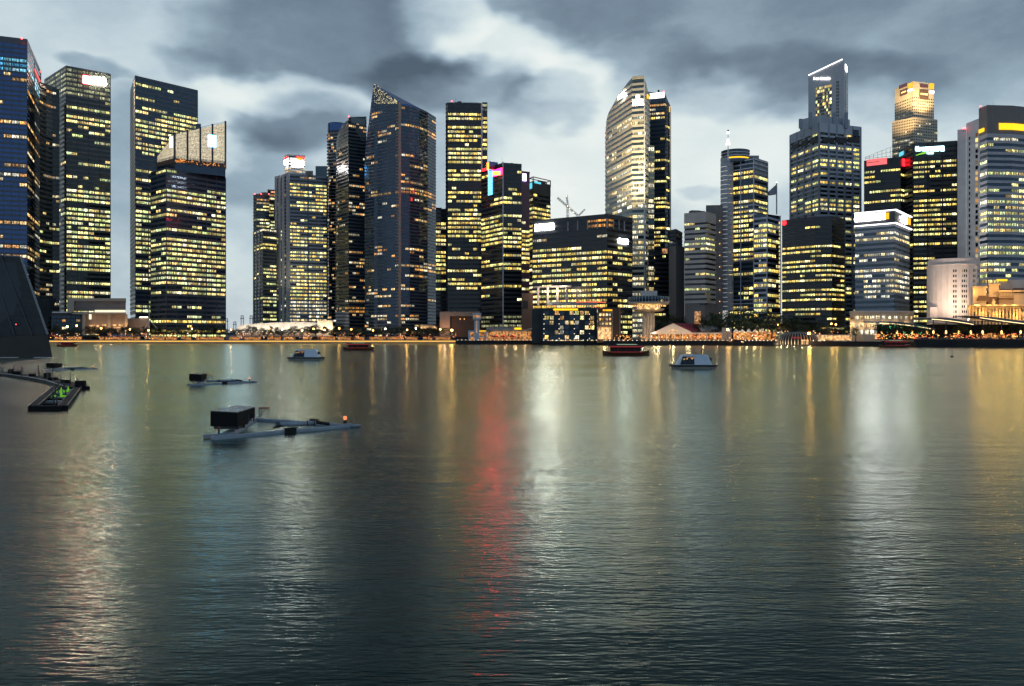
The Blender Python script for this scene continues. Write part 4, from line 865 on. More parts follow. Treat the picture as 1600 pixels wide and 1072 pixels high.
for u in (.12, .34, .55, .70, .86):
    b = MB(); a = bilerp(q, u, 0) + nrm * .35; c = bilerp(q, max(0, u - .10), 1) + nrm * .35; b.tube(a, c, .28, n=6); b.build('mullion', 'steel_dark', t_)
b = MB(); b.tube(q[1] + nrm * .2, q[2] + nrm * .2, .32, n=6); b.tube(q[2] + nrm * .2, q[3] + nrm * .2, .32, n=6); b.build('edge_frame', 'steel', t_)
bl = [P3(-95, 567, D - 4), P3(83, 559.5, D - 1)]; bh = [P3(-95, 531, D + 1), P3(75, 523, D + 3)]
b = MB(); b.hexa([bl[0] - Vector((0, 0, 1)), bl[1] - Vector((0, 0, 1)), bl[1] + kk - Vector((0, 0, 1)), bl[0] + kk - Vector((0, 0, 1))], [bh[0], bh[1], bh[1] + kk, bh[0] + kk]); b.build('plinth', 'plinth_stone', t_)
for x0, x1 in ((2, 28), (56, 82)):
    b = MB(); a, c = P3(x0, 562, D - 5), P3(x1, 560.5, D - 4.5); b.box((a.x, a.y - 1.2, -.3), (c.x, a.y + 1, a.z + .75)); b.build('step', 'concrete_pale', t_)
w2 = [P3(50, 520, 296), P3(70.5, 518, 294), P3(88.5, 467, 292), P3(48, 464, 296)]; b = MB(); b.hexa([w2[0], w2[1], w2[1] + kk * .5, w2[0] + kk * .5], [w2[3], w2[2], w2[2] + kk * .5, w2[3] + kk * .5]); b.build('rear_shell', 'steel_dark', t_)
for j in range(7):
    for i in range(3):
        c4 = [bilerp(w2, (i + u) / 3, (j + v) / 7) - Vector((0, .15 + R.uniform(0, .05), 0)) for u, v in ((.02, .03), (.98, .03), (.98, .97), (.02, .97))]
        b = MB(); b.hexa(c4, [p + Vector((0, .1, 0)) for p in c4]); b.build('rear_glass_panel', 'glass_grey', t_)
bp = P3(25, 507, D - 2); b = MB(); b.ball(bp, .12, 6); b.build('indicator_lamp', 'beacon', t_)

# cultural building with the overhanging box
D = 850; t_ = root('theatre_building', 'beige low building with an overhanging upper box and lit strip, below the red-sign tower', 'building', (W(150, D).x, D + 15, 3))
b = MB(); block(b, 105, 197, 466, 470.5, D, 40); block(b, 105, 115.5, 470.5, 489, D, 40); b.build('upper_box', 'beige', t_)
b = MB(); block(b, 115.5, 196.5, 470.5, 484.5, D + 2, 30); b.build('recessed_wall', 'concrete_dark', t_)
b = MB(); block(b, 148, 196, 484.5, 488, D + 1, 4); b.build('light_strip', 'glow_white', t_)
b = MB(); block(b, 112, 197, 488, 491, D, 30); b.build('floor_slab', 'beige', t_)
b = MB(); block(b, 128, 197, 491, 522, D + 6, 24); b.build('lower_wall', 'concrete_warm', t_)
for x in (129, 168, 195): b = MB(); block(b, x, x + 4.5, 491, 524, D + .5, 3); b.build('column', 'beige', t_)
b = MB(); block(b, 139, 143, 491, 499, D + 1, 1); b.build('light_column', 'glow_white', t_)
for x0, x1, y in ((160, 166, 507), (176, 192, 507), (178, 190, 511), (140, 155, 508)): b = MB(); block(b, x0, x1, y, y + 2.2, D + 4, 1); b.build('shop_sign', 'shop_bright', t_)
b = MB(); block(b, 80, 129, 488.5, 524, D + 8, 25); b.build('side_wing', 'spandrel_dark', t_)
for j in range(4):
    for i in range(6): win(t_, 85 + i * 7.5, 495 + j * 6, D + 7.9, 3.8, 2.4, 'glass_navy' if R.random() < .8 else 'lit_warm', 2)
b = MB(); block(b, 78, 131, 487, 489, D + 5, 30); b.build('wing_roof', 'concrete_pale', t_)
b = MB(); block(b, 197, 233, 497.5, 524, D + 14, 20); b.build('brown_wall', 'concrete_warm', t_)
b = MB(); block(b, 218, 231, 495, 496.5, D + 13, 2); b.build('light_strip', 'bulb_white', t_)
for x in (150, 175, 190, 210): lamp('wall_light', P3(x, 512, D - 6), 2600, (1, .55, .22))
# white tripod mast
t_ = root('tripod_mast', 'slim white tripod mast standing in front of the lattice-crowned tower', 'mast', (W(233, 800).x, 800, 3)); b = MB()
b.tube(P3(233, 524, 800), P3(233, 478, 800), .35, .2); b.build('pole', 'white_paint', t_)
for e in (226, 246): b = MB(); b.tube(P3(233, 500, 800), P3(e, 513.5, 800), .22); b.build('strut', 'white_paint', t_)

# exhibition hall with the glowing curved roof
D = 880; t_ = root('glowing_hall', 'long low hall whose curved white roof glows, below the brightly lit grey tower', 'building', (W(445, D).x, D + 15, 3))
n = 16; pr = [(370 + (512 - 370) * k / n, 511.5 - 8.5 * math.sin(math.pi * (.12 + .62 * k / n))) for k in range(n + 1)]
for k in range(n):
    b = MB(); a, c = P3(pr[k][0] + .15, pr[k][1], D), P3(pr[k + 1][0] - .15, pr[k + 1][1], D)
    lo = [Vector((a.x, a.y, Zp(516.5, D))), Vector((c.x, c.y, Zp(516.5, D)))]
    b.hexa([lo[0], lo[1], lo[1] + Vector((0, 8, 0)), lo[0] + Vector((0, 8, 0))], [a + Vector((0, 5, 0)), c + Vector((0, 5, 0)), c + Vector((0, 14, 0)), a + Vector((0, 14, 0))]); b.build('roof_panel', 'stone_white', t_)
b = MB(); block(b, 366, 514, 516, 526, D + 4, 30); b.build('wall', 'concrete_warm', t_)
b = MB(); block(b, 496, 520, 500, 526, D - 2, 25); b.build('end_block', 'stone_cream', t_)
b = MB()
for k in range(n): b.box((P3(pr[k][0] + 1, 517, D).x, D - 4.3, Zp(518.6, D)), (P3(pr[k + 1][0] - 1, 517, D).x, D - 3.7, Zp(518.1, D)))
b.build('gutter_light', 'sign_white_soft', t_)
for x in range(375, 512, 17): spot('roof_floodlight', P3(x, 519, D - 14), P3(x, 508, D + 4), 26000, (1, .84, .58), 75, .6)
lamp('wall_light', P3(508, 514, D - 10), 3600, (1, .68, .4), .6)
# low building behind the trees under the curved-roof tower
D = 905; t_ = root('car_park', 'low pale car park with stacked open decks at the foot of the curved-roof tower', 'building', (W(537, D).x, D + 10, 3))
for k in range(7): b = MB(); block(b, 524, 546, 487 + k * 5.2, 489.6 + k * 5.2, D - (k % 2) * .1, 16); b.build('deck', 'concrete', t_)
b = MB(); block(b, 525, 545, 487.5, 526, D + 1, 14); b.build('core', 'concrete_dark', t_)

# brown box building
D = 800; t_ = root('box_building', 'windowless pinkish box building with a recessed dark front, left of the pier tower', 'building', (W(718, D).x, D + 12, 3))
b = MB(); block(b, 687, 750, 487, 494, D, 30); block(b, 687, 703, 494, 527, D, 30); block(b, 747, 750, 494, 527, D, 30); b.build('frame', 'concrete_warm', t_)
b = MB(); block(b, 703, 747, 494, 527, D + 3, 20); b.build('recessed_wall', 'brown', t_)
b = MB(); 
for x in (719, 725.5): b.ball(P3(x, 498.5, D + 2.4), .35, 6)
b.build('wall_lamp', 'bulb_warm', t_); lamp('wall_light', P3(695, 512, D - 8), 2500, (1, .5, .25))
D = 845; t_ = root('glow_kiosk', 'long low restaurant roof glowing yellow among the trees below the sail tower', 'building', (W(672, D).x, D + 5, 3))
b = MB(); block(b, 657, 688, 510, 514, D, 10); b.build('lit_band', 'shop_bright', t_); b = MB(); block(b, 655, 690, 508.5, 510, D - 1, 12); b.build('roof', 'concrete_warm', t_); b = MB(); block(b, 657, 688, 514, 527, D, 10); b.build('wall', 'brown', t_)

# ferry pier with its small control tower
D = 705; t_ = root('ferry_pier', 'white two-storey ferry pier with a small control tower at the water', 'pier', (W(775, D).x, D + 8, 3))
b = MB(); block(b, 732, 760, 516.5, 519, D, 14); block(b, 732, 760, 525, 527, D, 14); b.build('front_beam', 'tower_white', t_)
for x in (731.5, 746, 757.5): b = MB(); block(b, x, x + 3, 517, 535, D - .2, 3); b.build('column', 'tower_white', t_)
b = MB(); block(b, 733, 830, 518, 533, D + 4, 12); b.build('back_wall', 'shop_glow', t_)
b = MB(); block(b, 760, 832, 515, 518, D, 16); b.build('roof', 'concrete_dark', t_)
b = MB(); block(b, 760, 816, 511.5, 515.2, D + 6, 10); b.build('upper_wall', 'concrete', t_)
for x in range(762, 832, 5): b = MB(); block(b, x, x + .9, 517.8, 533, D + .3, .8); b.build('pillar', 'stone_cream', t_)
for x in (770, 783, 797): 
    b = MB(); p = P3(x + 4, 527, D - .6); b.lathe(p, [(3.0, 0), (2.2, 1.2), (.05, 2.0)], 10); b.tube((p.x, p.y, LZ), (p.x, p.y, p.z + 1), .08, n=5); b.build('parasol', 'canvas_red', t_)
b = MB(); block(b, 741, 749, 499, 536, D - 1.5, 3.6); b.build('tower_shaft', 'tower_white', t_)
b = MB(); block(b, 738.8, 751.5, 490.5, 499.2, D - 2.6, 6); b.build('tower_cab', 'tower_white', t_)
b = MB(); block(b, 739.5, 750.8, 492.6, 496.4, D - 2.9, 1); b.build('cab_window', 'lobby_glow', t_)
b = MB(); block(b, 738, 752.3, 489.5, 490.6, D - 3, 7); b.build('cab_roof', 'concrete_pale', t_)
for k in range(4): b = MB(); block(b, 744, 745.6, 502 + k * 5, 505.5 + k * 5, D - 1.9, .5); b.build('shaft_light', 'lobby_glow', t_)
b = MB(); block(b, 804, 814.5, 512.2, 515, D + 5, .6); b.build('sign', 'sign_yellow_soft', t_); b = MB(); block(b, 748, 759, 516.6, 517.7, D - .6, .4); b.build('sign', 'sign_yellow_soft', t_)
for x in (775, 790, 805, 820): lamp('pier_light', P3(x, 522, D - 2), 500, (1, .62, .32), .3)
sub(t_, 'cab_window', 'tower_cab'); sub(t_, 'cab_roof', 'tower_cab'); sub(t_, 'shaft_light', 'tower_shaft')
# brown infill building and ramp behind the pier
D = 735; t_ = root('brown_annex', 'tall narrow brown annex wall right of the colour-lit tower', 'building', (W(822, D).x, D + 10, 3)); b = MB(); block(b, 815, 833, 458, 527, D, 30); b.build('wall', 'brown', t_); b = MB(); block(b, 817, 825, 470, 482, D - .3, 1); b.build('recess', 'black', t_)
D = 715; t_ = root('covered_ramp', 'pale sloping covered ramp between the ferry pier and the blue-black building', 'ramp', (W(835, D).x, D + 4, 3)); b = MB()
q = [P3(816, 516, D), P3(846, 508, D), P3(848, 510.5, D), P3(816, 517.5, D)]; b.hexa(q, [p + Vector((0, 4, 0)) for p in q]); b.build('roof', 'stone_cream', t_); b = MB(); block(b, 838, 848, 510, 530, D + 1, 4); b.build('tower', 'stone_cream', t_); lamp('ramp_light', P3(838, 519, D - 5), 900, (1, .6, .3))

# blue-black building with square windows
D = 656; t_ = root('square_window_building', 'blue-black waterfront building with square lit windows and a yellow bar sign', 'building', (W(890, D).x, D + 10, 3))
b = MB(); block(b, 847, 932, 481.5, 540, D, 26); b.build('wall', 'dark_blue', t_); b = MB(); block(b, 831, 847.2, 482.5, 536, D + 14, 14); b.build('side_wing', 'spandrel_dark', t_)
for j in range(7):
    for i in range(10):
        x = 854 + i * 7.9; y = 489 + j * 7.6
        if R.random() < .72: win(t_, x, y, D, 3.0, 2.9, 'lit_warm' if R.random() < .5 else ('lit_yellow' if R.random() < .4 else 'glass_navy'), 2)
        if i % 3 == 0:
            b = MB(); b.ball(P3(x - 4, y + 2, D - .3), .22, 6); b.build('wall_lamp', 'bulb_white', t_)
b = MB(); block(b, 864.5, 903, 482.2, 485, D - .6, .5); b.build('sign', 'sign_yellow_soft', t_)
q = [P3(853, 477, D - 1), P3(860, 472.8, D + 6), P3(934, 472.5, D + 6), P3(932, 477, D - 1)]; b = MB(); b.hexa(q, [p + Vector((0, 1, .5)) for p in q]); b.build('roof_canopy', 'slate', t_)
b = MB()
for k in range(120): b.ball(P3(R.uniform(855, 945), R.uniform(477.5, 480.8), D + R.uniform(0, 5)), R.uniform(.12, .24), 5, R.choice([0, 0, 1]))
b.build('terrace_lights', ['bulb_amber', 'bulb_red'], t_, kind='stuff')
b = MB()
for k in range(26): b.ball(P3(901 + k * 1.8, 471.8 + .02 * (k - 9) ** 2 * .2, D - 1), .3, 6)
b.build('canopy_lights', 'bulb_red', t_, kind='stuff')
# brown layered building with bright lobby
D = 640; t_ = root('layered_building', 'brown building with open layered floors and a tall bright lobby, beside the round lookout', 'building', (W(952, D).x, D + 8, 3))
b = MB(); block(b, 934, 970, 482, 536, D + 2, 18); b.build('wall', 'brown', t_)
for k in range(4): b = MB(); block(b, 933, 958, 488 + k * 7, 489.4 + k * 7, D - .5 - .1 * (k % 2), 4); b.build('floor_slab', 'concrete_warm', t_)
for x in (933.5, 945, 956.5, 968): b = MB(); block(b, x, x + 1, 482, 536, D + .2, 2); b.build('column', 'concrete_warm', t_)
for k in range(3):
    for x in (938, 942.5, 948, 953): win(t_, x, 492 + k * 7, D + 1.8, 1.8, 1.8, 'lit_warm', 1)
b = MB(); block(b, 934.5, 955, 511.5, 530, D + 1.2, .6); b.build('lobby_glazing', 'shop_bright', t_)
for x in (938, 943, 948, 953): b = MB(); block(b, x, x + .7, 510.5, 533, D + .6, .5); b.build('lobby_mullion', 'stone_cream', t_)
b = MB(); block(b, 942, 957, 483.5, 486, D + 1.4, .5); b.build('sign', 'sign_orange', t_)
lamp('lobby_light', P3(945, 520, D - 5), 1500, (1, .65, .3))
# round lookout tower
D = 640; c = W(1013.5, D); t_ = root('round_lookout', 'mushroom-shaped round lookout with a wide lit disc on a ribbed column', 'lookout tower', (c.x, c.y, 3)); s_ = D / F
zz = lambda py: Zp(py, D)
b = MB(); 
for k in range(10):
    an = 2 * math.pi * k / 10; b.tube((c.x + math.cos(an) * 3.6, c.y + math.sin(an) * 3.6, 3), (c.x + math.cos(an) * 3.6, c.y + math.sin(an) * 3.6, zz(487)), 1.15, n=8)
b.build('column', 'stone_cream', t_); b = MB(); b.lathe((c.x, c.y, 3), [(3.2, 0), (3.2, zz(486) - 3)], 16); b.build('core', 'brown', t_)
b = MB(); b.lathe((c.x, c.y, 0), [(.1, zz(487.5)), (20 * s_, zz(486.5)), (24 * s_, zz(484.5)), (24 * s_, zz(482.5)), (.1, zz(482.5))], 36); b.build('lower_disc', 'stone_cream', t_)
b = MB(); b.lathe((c.x, c.y, 0), [(18 * s_, zz(483)), (18 * s_, zz(476))], 30); b.build('lit_floor', 'shop_bright', t_)
b = MB(); b.lathe((c.x, c.y, 0), [(17 * s_, zz(478)), (29 * s_, zz(476.5)), (31.5 * s_, zz(474.5)), (31.5 * s_, zz(472.5)), (30 * s_, zz(472))], 40); b.build('soffit', 'stone_cream', t_)
b = MB(); b.lathe((c.x, c.y, 0), [(30.5 * s_, zz(473)), (31.8 * s_, zz(469)), (30.8 * s_, zz(465)), (28 * s_, zz(463.5)), (.1, zz(463))], 40); b.build('glazed_ring', 'glass_teal', t_)
for k in range(40):
    an = 2 * math.pi * k / 40; b = MB(); b.tube((c.x + math.cos(an) * 31.6 * s_, c.y + math.sin(an) * 31.6 * s_, zz(473)), (c.x + math.cos(an) * 31.2 * s_, c.y + math.sin(an) * 31.2 * s_, zz(464.5)), .16, n=5); b.build('ring_mullion', 'concrete_pale', t_)
b = MB()
for k in range(36):
    an = 2 * math.pi * k / 36; b.ball((c.x + math.cos(an) * 26 * s_, c.y + math.sin(an) * 26 * s_, zz(478.2)), .22, 6)
b.build('soffit_light', 'bulb_warm', t_, kind='stuff')
b = MB(); b.prism([W(1001, D - 4), W(1027, D - 4), W(1027, D + 8), W(1001, D + 8)], zz(463.5), zz(455)); b.build('plant_room', 'stone_white', t_)
for x in (1001, 1013, 1026): lamp('soffit_lamp', P3(x, 480.5, D - 12), 700, (1, .60, .22), .5)
for x in (1004, 1022): lamp('uplight', P3(x, 520, D - 9), 700, (1, .66, .4), .5)
lamp('roof_light', P3(1014, 466, D - 14), 2600, (1, .75, .5), .6)
sub(t_, 'ring_mullion', 'glazed_ring'); sub(t_, 'soffit_light', 'soffit')
# gabled pier hall
D = 632; t_ = root('gabled_pier', 'white gabled pier hall with red tiled roof and an arched row of lit openings', 'pier', (W(1070, D).x, D + 10, 3))
b = MB(); q = [P3(1019, 520, D), P3(1080, 520, D), P3(1080, 518.5, D), P3(1052, 505.2, D), P3(1023, 518.5, D)]; b.hexa(q, [p + Vector((0, 1.2, 0)) for p in q]); b.build('gable', 'stone_white', t_)
ridge = P3(1052, 505.4, D + 1), P3(1092, 507, D + 34); eav = P3(1081, 519, D + 1), P3(1112, 517.5, D + 34); eal = P3(1022, 519, D + 1), P3(1060, 517.5, D + 34)
for (e, nm) in ((eav, 'roof'), (eal, 'roof')):
    b = MB(); q = [ridge[0], e[0], e[1], ridge[1]]; b.hexa(q, [p + Vector((0, 0, .35)) for p in q]); rf = b.build(nm, 'red_tile', t_)
for k in range(1, 14):
    f = k / 14; b = MB(); b.tube(ridge[0].lerp(ridge[1], f) + Vector((0, 0, .45)), eav[0].lerp(eav[1], f) + Vector((0, 0, .45)), .16, n=5); b.build('roof_rib', 'red_tile', t_)
pa = P3(1052, 518.6, D - .15); b = MB(); fan = [(math.cos(math.pi * k / 10) * 3.9, math.sin(math.pi * k / 10) * 1.7) for k in range(11)]
b.hexa([(pa.x + x, pa.y, pa.z + z) for x, z in fan], [(pa.x + x, pa.y + .2, pa.z + z) for x, z in fan]); b.build('fanlight', 'shop_bright', t_)
for k in range(1, 6): an = math.pi * k / 6; b = MB(); b.tube((pa.x, pa.y - .1, pa.z), (pa.x + math.cos(an) * 3.9, pa.y - .1, pa.z + math.sin(an) * 1.7), .1, n=4); b.build('fan_bar', 'stone_white', t_)
b = MB(); block(b, 1015, 1129, 519.6, 521.6, D - .4, 22); b.build('eaves_beam', 'stone_white', t_)
for x in (1016, 1028.5, 1041, 1053.5, 1066, 1079, 1092, 1104, 1116, 1127): b = MB(); block(b, x, x + 1.5, 521, 532, D - .3, 1); b.build('pillar', 'stone_white', t_)
b = MB(); block(b, 1016, 1128, 521.6, 532, D + 6, 3); b.build('back_wall', 'shop_glow', t_)
b = MB()
for x in range(1018, 1128, 4): b.ball(P3(x, 523 + R.uniform(0, 5), D + R.uniform(1, 5)), R.uniform(.22, .4), 6, R.choice([0, 1, 2]))
b.build('hanging_lamp', ['bulb_warm', 'bulb_amber', 'bulb_red'], t_, kind='stuff')
for x in (1028, 1052, 1076): lamp('gable_light', P3(x, 521, D - 9), 1700, (1, .66, .34), .5)
for x in (1023, 1047, 1072, 1098, 1120): lamp('pillar_light', P3(x, 527, D - 2), 380, (1, .58, .28), .3)
b = MB(); q = [P3(1090, 510, D + 20), P3(1108, 508.8, D + 20), P3(1112, 518, D + 8), P3(1096, 518, D + 8)]; b.hexa(q, [p + Vector((0, 0, .3)) for p in q]); b.build('side_awning', 'stone_cream', t_)
b = MB(); q = [P3(1103, 515.5, D + 5), P3(1112, 509, D + 9), P3(1122, 514, D + 5)]; b.hexa(q, [p + Vector((0, 4, 0)) for p in q]); b.build('dark_hip', 'slate', t_)
b = MB(); block(b, 1128, 1143, 512, 533, D + 2, 8); b.build('end_block', 'concrete', t_)
sub(t_, 'roof_rib', 'roof'); sub(t_, 'fan_bar', 'fanlight')
# restaurant terrace under the trees
D = 625; t_ = root('terrace_restaurant', 'crowded open restaurant terrace with pale lit tents under the dark trees', 'restaurant', (W(1175, D).x, D + 5, 3))
for k, x in enumerate((1150, 1160, 1170, 1180, 1190)):
    b = MB(); q = [P3(x - 5, 519, D + k % 2), P3(x + 5, 519, D + k % 2), P3(x + 5, 519, D + 7), P3(x - 5, 519, D + 7)]; ap = P3(x, 513 + (k % 2), D + 3); n0 = len(b.v); b.v += [tuple(v) for v in q] + [tuple(ap)]; b.f += [(n0, n0 + 1, n0 + 4), (n0 + 1, n0 + 2, n0 + 4), (n0 + 2, n0 + 3, n0 + 4), (n0 + 3, n0, n0 + 4), (n0, n0 + 3, n0 + 2, n0 + 1)]; b.mi += [0] * 5
    b.build('tent_roof', 'stone_white', t_)
b = MB(); block(b, 1146, 1212, 519, 532, D + 8, 2); b.build('back_wall', 'shop_glow', t_)
for x in (1155, 1166, 1178, 1188): lamp('tent_light', P3(x, 522, D + 2), 500, (1, .62, .25), .3); lamp('tent_uplight', P3(x, 514, D - 3), 350, (1, .75, .35), .3)
b = MB(); block(b, 1146, 1212, 531, 541, D - 16, 3); 
b.build('quay_front', 'quay_dark', t_)
# ribbed glass pavilion on the water
c = W(1246.5, 585); D = 585; t_ = root('ribbed_pavilion', 'round glass pavilion on the water with upright lit ribs', 'pavilion', (c.x, c.y, 0))
rx = 31 * D / F; 
b = MB(); b.lathe((c.x, c.y, 0), [(rx + .4, .2), (rx + .4, 1.0), (.1, 1.05)], 40); b.build('base', 'quay_dark', t_)
b = MB(); b.lathe((c.x, c.y, 0), [(rx - .7, 1), (rx - .5, 4), (rx - 2, 7.4), (rx - 4.5, 8.6)], 36); b.build('glazing', 'glass_green', t_)
b = MB(); b.lathe((c.x, c.y, 0), [(rx - 3.6, 8.5), (rx - 4.2, 9.4), (.1, 9.9)], 36); b.build('roof', 'slate', t_)
for k in range(40):
    an = 2 * math.pi * k / 40; pr = [(rx, 1.0), (rx + .3, 3.4), (rx - .6, 6.0), (rx - 3.4, 8.7)]; b = MB()
    for (r0, z0), (r1, z1) in zip(pr, pr[1:]): b.tube((c.x + math.cos(an) * r0, c.y + math.sin(an) * r0, z0), (c.x + math.cos(an) * r1, c.y + math.sin(an) * r1, z1), .2, n=5)
    b.build('rib', 'stone_cream', t_)
for k in range(10): an = math.pi + math.pi * (k + .5) / 10; lamp('rib_light', (c.x + math.cos(an) * (rx + 1.6), c.y + math.sin(an) * (rx + 1.6), 1.6), 420, (1, .70, .38), .2)
b = MB(); b.box((c.x - 2.4, c.y - rx - .4, 3.6), (c.x + 2.4, c.y - rx + .3, 4.3)); b.box((c.x - 1.6, c.y - rx - .4, 1.2), (c.x - 1.2, c.y - rx, 3.6)); b.box((c.x + 1.2, c.y - rx - .4, 1.2), (c.x + 1.6, c.y - rx, 3.6)); b.build('doorway', 'shop_bright', t_)
b = MB(); block(b, 1236, 1252, 526.5, 529, D - rx - 1.2, .4); b.build('sign', 'boat_red', t_)
# oval moored float beside it
c = W(1315, 575); b = MB(); b.lathe((0, 0, 0), [(4.5, 0), (6.2, 1.2), (5.4, 3.0), (2.2, 4.6), (.1, 5.0)], 24); t_ = root('oval_float', 'small dark oval float with a pale eye-shaped opening beside the ribbed pavilion', 'float', (c.x, c.y, 0))
o = bpy.data.objects.new('hull', b.mesh('slate', smooth=True)); COL.objects.link(o); o.parent = t_; o.scale = (1.4, .8, .8)
b = MB(); b.lathe((0, 0, 0), [(2.6, 0), (3.0, .25), (2.6, .5), (2.2, .25), (2.6, 0)], 24); o = bpy.data.objects.new('opening_rim', b.mesh('stone_white')); COL.objects.link(o); o.parent = t_; o.location = (0, -4.6, 2.1); o.rotation_euler = (rad(90), 0, 0); o.scale = (1, .42, 1)
# bright shopfront row behind
D = 600; t_ = root('shopfront_row', 'row of bright low shopfronts right of the ribbed pavilion', 'shop', (W(1305, D).x, D + 4, 3)); b = MB(); block(b, 1276, 1330, 524, 532, D, 6); b.build('lit_front', 'shop_bright', t_); b = MB(); block(b, 1275, 1331, 522.5, 524, D - 1, 8); b.build('awning', 'stone_cream', t_)

# three curved dark canopies on the right terrace
def canopy(name, label, px0, px1, y0, ym, y1, D):
    t_ = root('curved_canopy', label, 'canopy', (W((px0 + px1) / 2, D).x, D + 8, 4.4), 'curved canopies over the terrace'); n = 12; prev = None; up = []; lo = []
    for k in range(n + 1):
        f = k / n; x = px0 + (px1 - px0) * f; y = y0 * (1 - f) ** 2 + 2 * ym * f * (1 - f) + y1 * f * f; th = .5 + 3.2 * math.sin(math.pi * min(1, f * .9 + .05)); up.append((x, y)); lo.append((x, y + th))
    b = MB()
    for k in range(n):
        q = [P3(*up[k], D), P3(*up[k + 1], D), P3(*up[k + 1], D) + Vector((0, 20, .6)), P3(*up[k], D) + Vector((0, 20, .6))]; q2 = [P3(*lo[k], D), P3(*lo[k + 1], D), P3(*lo[k + 1], D) + Vector((0, 20, .6)), P3(*lo[k], D) + Vector((0, 20, .6))]
        b.hexa(q2, q)
    b.build('roof', 'slate', t_)
    for k in range(1, n - 1):
        b = MB(); a, c = P3(lo[k][0] + .4, lo[k][1] + .3, D + 1), P3(lo[k + 1][0] - .4, lo[k + 1][1] + .3, D + 1); b.tube(a, c, .26, n=5); b.build('eaves_light', 'strip_warm', t_)
    for f in (.12, .37, .62, .86): x = px0 + (px1 - px0) * f; b = MB(); b.tube(P3(x, 531, D + 6), P3(x, y0 * (1 - f) ** 2 + 2 * ym * f * (1 - f) + y1 * f * f + 2, D + 6), .3, n=8); b.build('column', 'steel_dark', t_); b = MB(); b.ball(P3(x, 519, D + 5.4), .55, 8, sz=2); b.build('column_lamp', 'bulb_warm', t_)
    b = MB(); block(b, px0 + 4, px1 - 3, 507, 531, D + 18, 2); b.build('back_wall', 'quay_dark', t_)
canopy('a', 'leftmost curved dark canopy with a lit eaves line, in front of the lit podium', 1366, 1462, 503.5, 498.5, 514, 515)
canopy('b', 'middle curved dark canopy with a lit eaves line, below the round white building', 1449, 1528, 497, 493.5, 507, 512)
canopy('c', 'rightmost curved dark canopy with a lit eaves line, below the gold domed palace', 1521, 1640, 493.5, 497, 509, 505)
# round white art deco building
D = 600; t_ = root('round_white_building', 'pale rounded art deco building with columns of small windows', 'building', (W(1488, D).x, D + 14, 3)); c = W(1489, D + 17)
s_ = (D + 10) / F; b = MB(); zt = Zp(402, D)
b.lathe((c.x, c.y, 3), [(37 * s_, 0), (37 * s_, Zp(412, D) - 3), (35.5 * s_, Zp(411, D) - 3), (35.5 * s_, zt - 3.6), (34 * s_, zt - 3.2), (.1, zt - 3)], 28); b.build('wall', 'stone_white', t_)
b = MB(); block(b, 1449, 1480, 497, 505, D - 2, 12); block(b, 1453, 1465, 480, 500, D + 4, 12); b.build('side_wing', 'stone_white', t_)
for an0, n in ((-118, 2), (-97, 3), (-70, 2), (-50, 3)):
    for k in range(11):
        for j in range(n):
            an = rad(an0 + (j - (n - 1) / 2) * 4.6 + 4); r0 = 37 * s_ + .05 if k > 0 else 35.6 * s_
            o = bpy.data.objects.new('window', wmesh('lit_white' if R.random() < .14 else 'glass_dark', 1)); COL.objects.link(o); o.parent = t_; bb = t_['_base']
            o.location = (c.x + math.cos(an) * r0 - bb[0], c.y + math.sin(an) * r0 - bb[1], Zp(408 + k * 8.0 + 7, D) - bb[2]); o.rotation_euler = (0, 0, an + math.pi / 2); o.scale = (.85, 1, 1.9)
for an in (-128, -108, -84, -60, -38): a = rad(an); b = MB(); b.obox((c.x + math.cos(a) * 37.1 * s_, c.y + math.sin(a) * 37.1 * s_), (-math.sin(a), math.cos(a)), .45, .35, 3, Zp(413, D)); b.build('pilaster', 'stone_white', t_)
b = MB(); b.lathe((c.x, c.y, Zp(412.5, D)), [(37.2 * s_, -.6), (38 * s_, -.3), (38 * s_, .4), (37 * s_, .6)], 28); b.build('cornice', 'stone_white', t_)
for x in (1462, 1488, 1512): spot('uplight', P3(x, 500, D - 24), P3(x + (1489 - x) * .5, 448, D + 8), 42000, (1, .72, .52), 80, 1)
# gold neoclassical palace
D = 575; t_ = root('gold_palace', 'gold floodlit neoclassical palace with columns and cornices at the edge of the photo', 'building', (W(1570, D).x, D + 15, 3))
b = MB(); block(b, 1514, 1640, 478, 531, D + 3, 30); b.build('wall', 'stone_cream', t_)
for y, h, e in ((476, 2.2, -1.2), (479, 1.4, 0), (500, 1.2, .5)): b = MB(); block(b, 1511.5 + (e + 1.2), 1640, y, y + h, D + e, 12); b.build('cornice', 'stone_cream', t_)
for k in range(24):
    x = 1514.5 + k * 5.3; b = MB(); p = W(x, D + 1.4); b.tube((p.x, p.y, 4), (p.x, p.y, Zp(481, D)), .75, .62, 10); b.box((p.x - .9, p.y - .9, Zp(481, D)), (p.x + .9, p.y + .9, Zp(480, D))); b.build('column', 'stone_cream', t_)
    if k % 2: win(t_, x + 2.6, 491, D + 3, 1.3, 3.4, 'glass_dark' if k % 4 == 1 else 'lit_warm', 1)
b = MB(); block(b, 1520, 1541, 449.5, 478, D + 6, 14); b.build('corner_pavilion', 'stone_cream', t_); b = MB(); block(b, 1519, 1543, 447, 450, D + 5, 16); b.build('cornice', 'stone_cream', t_)
b = MB(); block(b, 1545, 1561, 444, 478, D + 10, 14); b.build('attic_block', 'stone_cream', t_); b = MB(); block(b, 1544, 1563, 443, 445, D + 9, 16); b.build('cornice', 'stone_cream', t_)
b = MB(); block(b, 1561, 1584, 455, 478, D + 8, 14); b.build('attic_block', 'concrete_warm', t_)
for x in (1560, 1583): b = MB(); block(b, x, x + 22, 453.5, 456, D + 7, 15); b.build('cornice', 'stone_cream', t_)
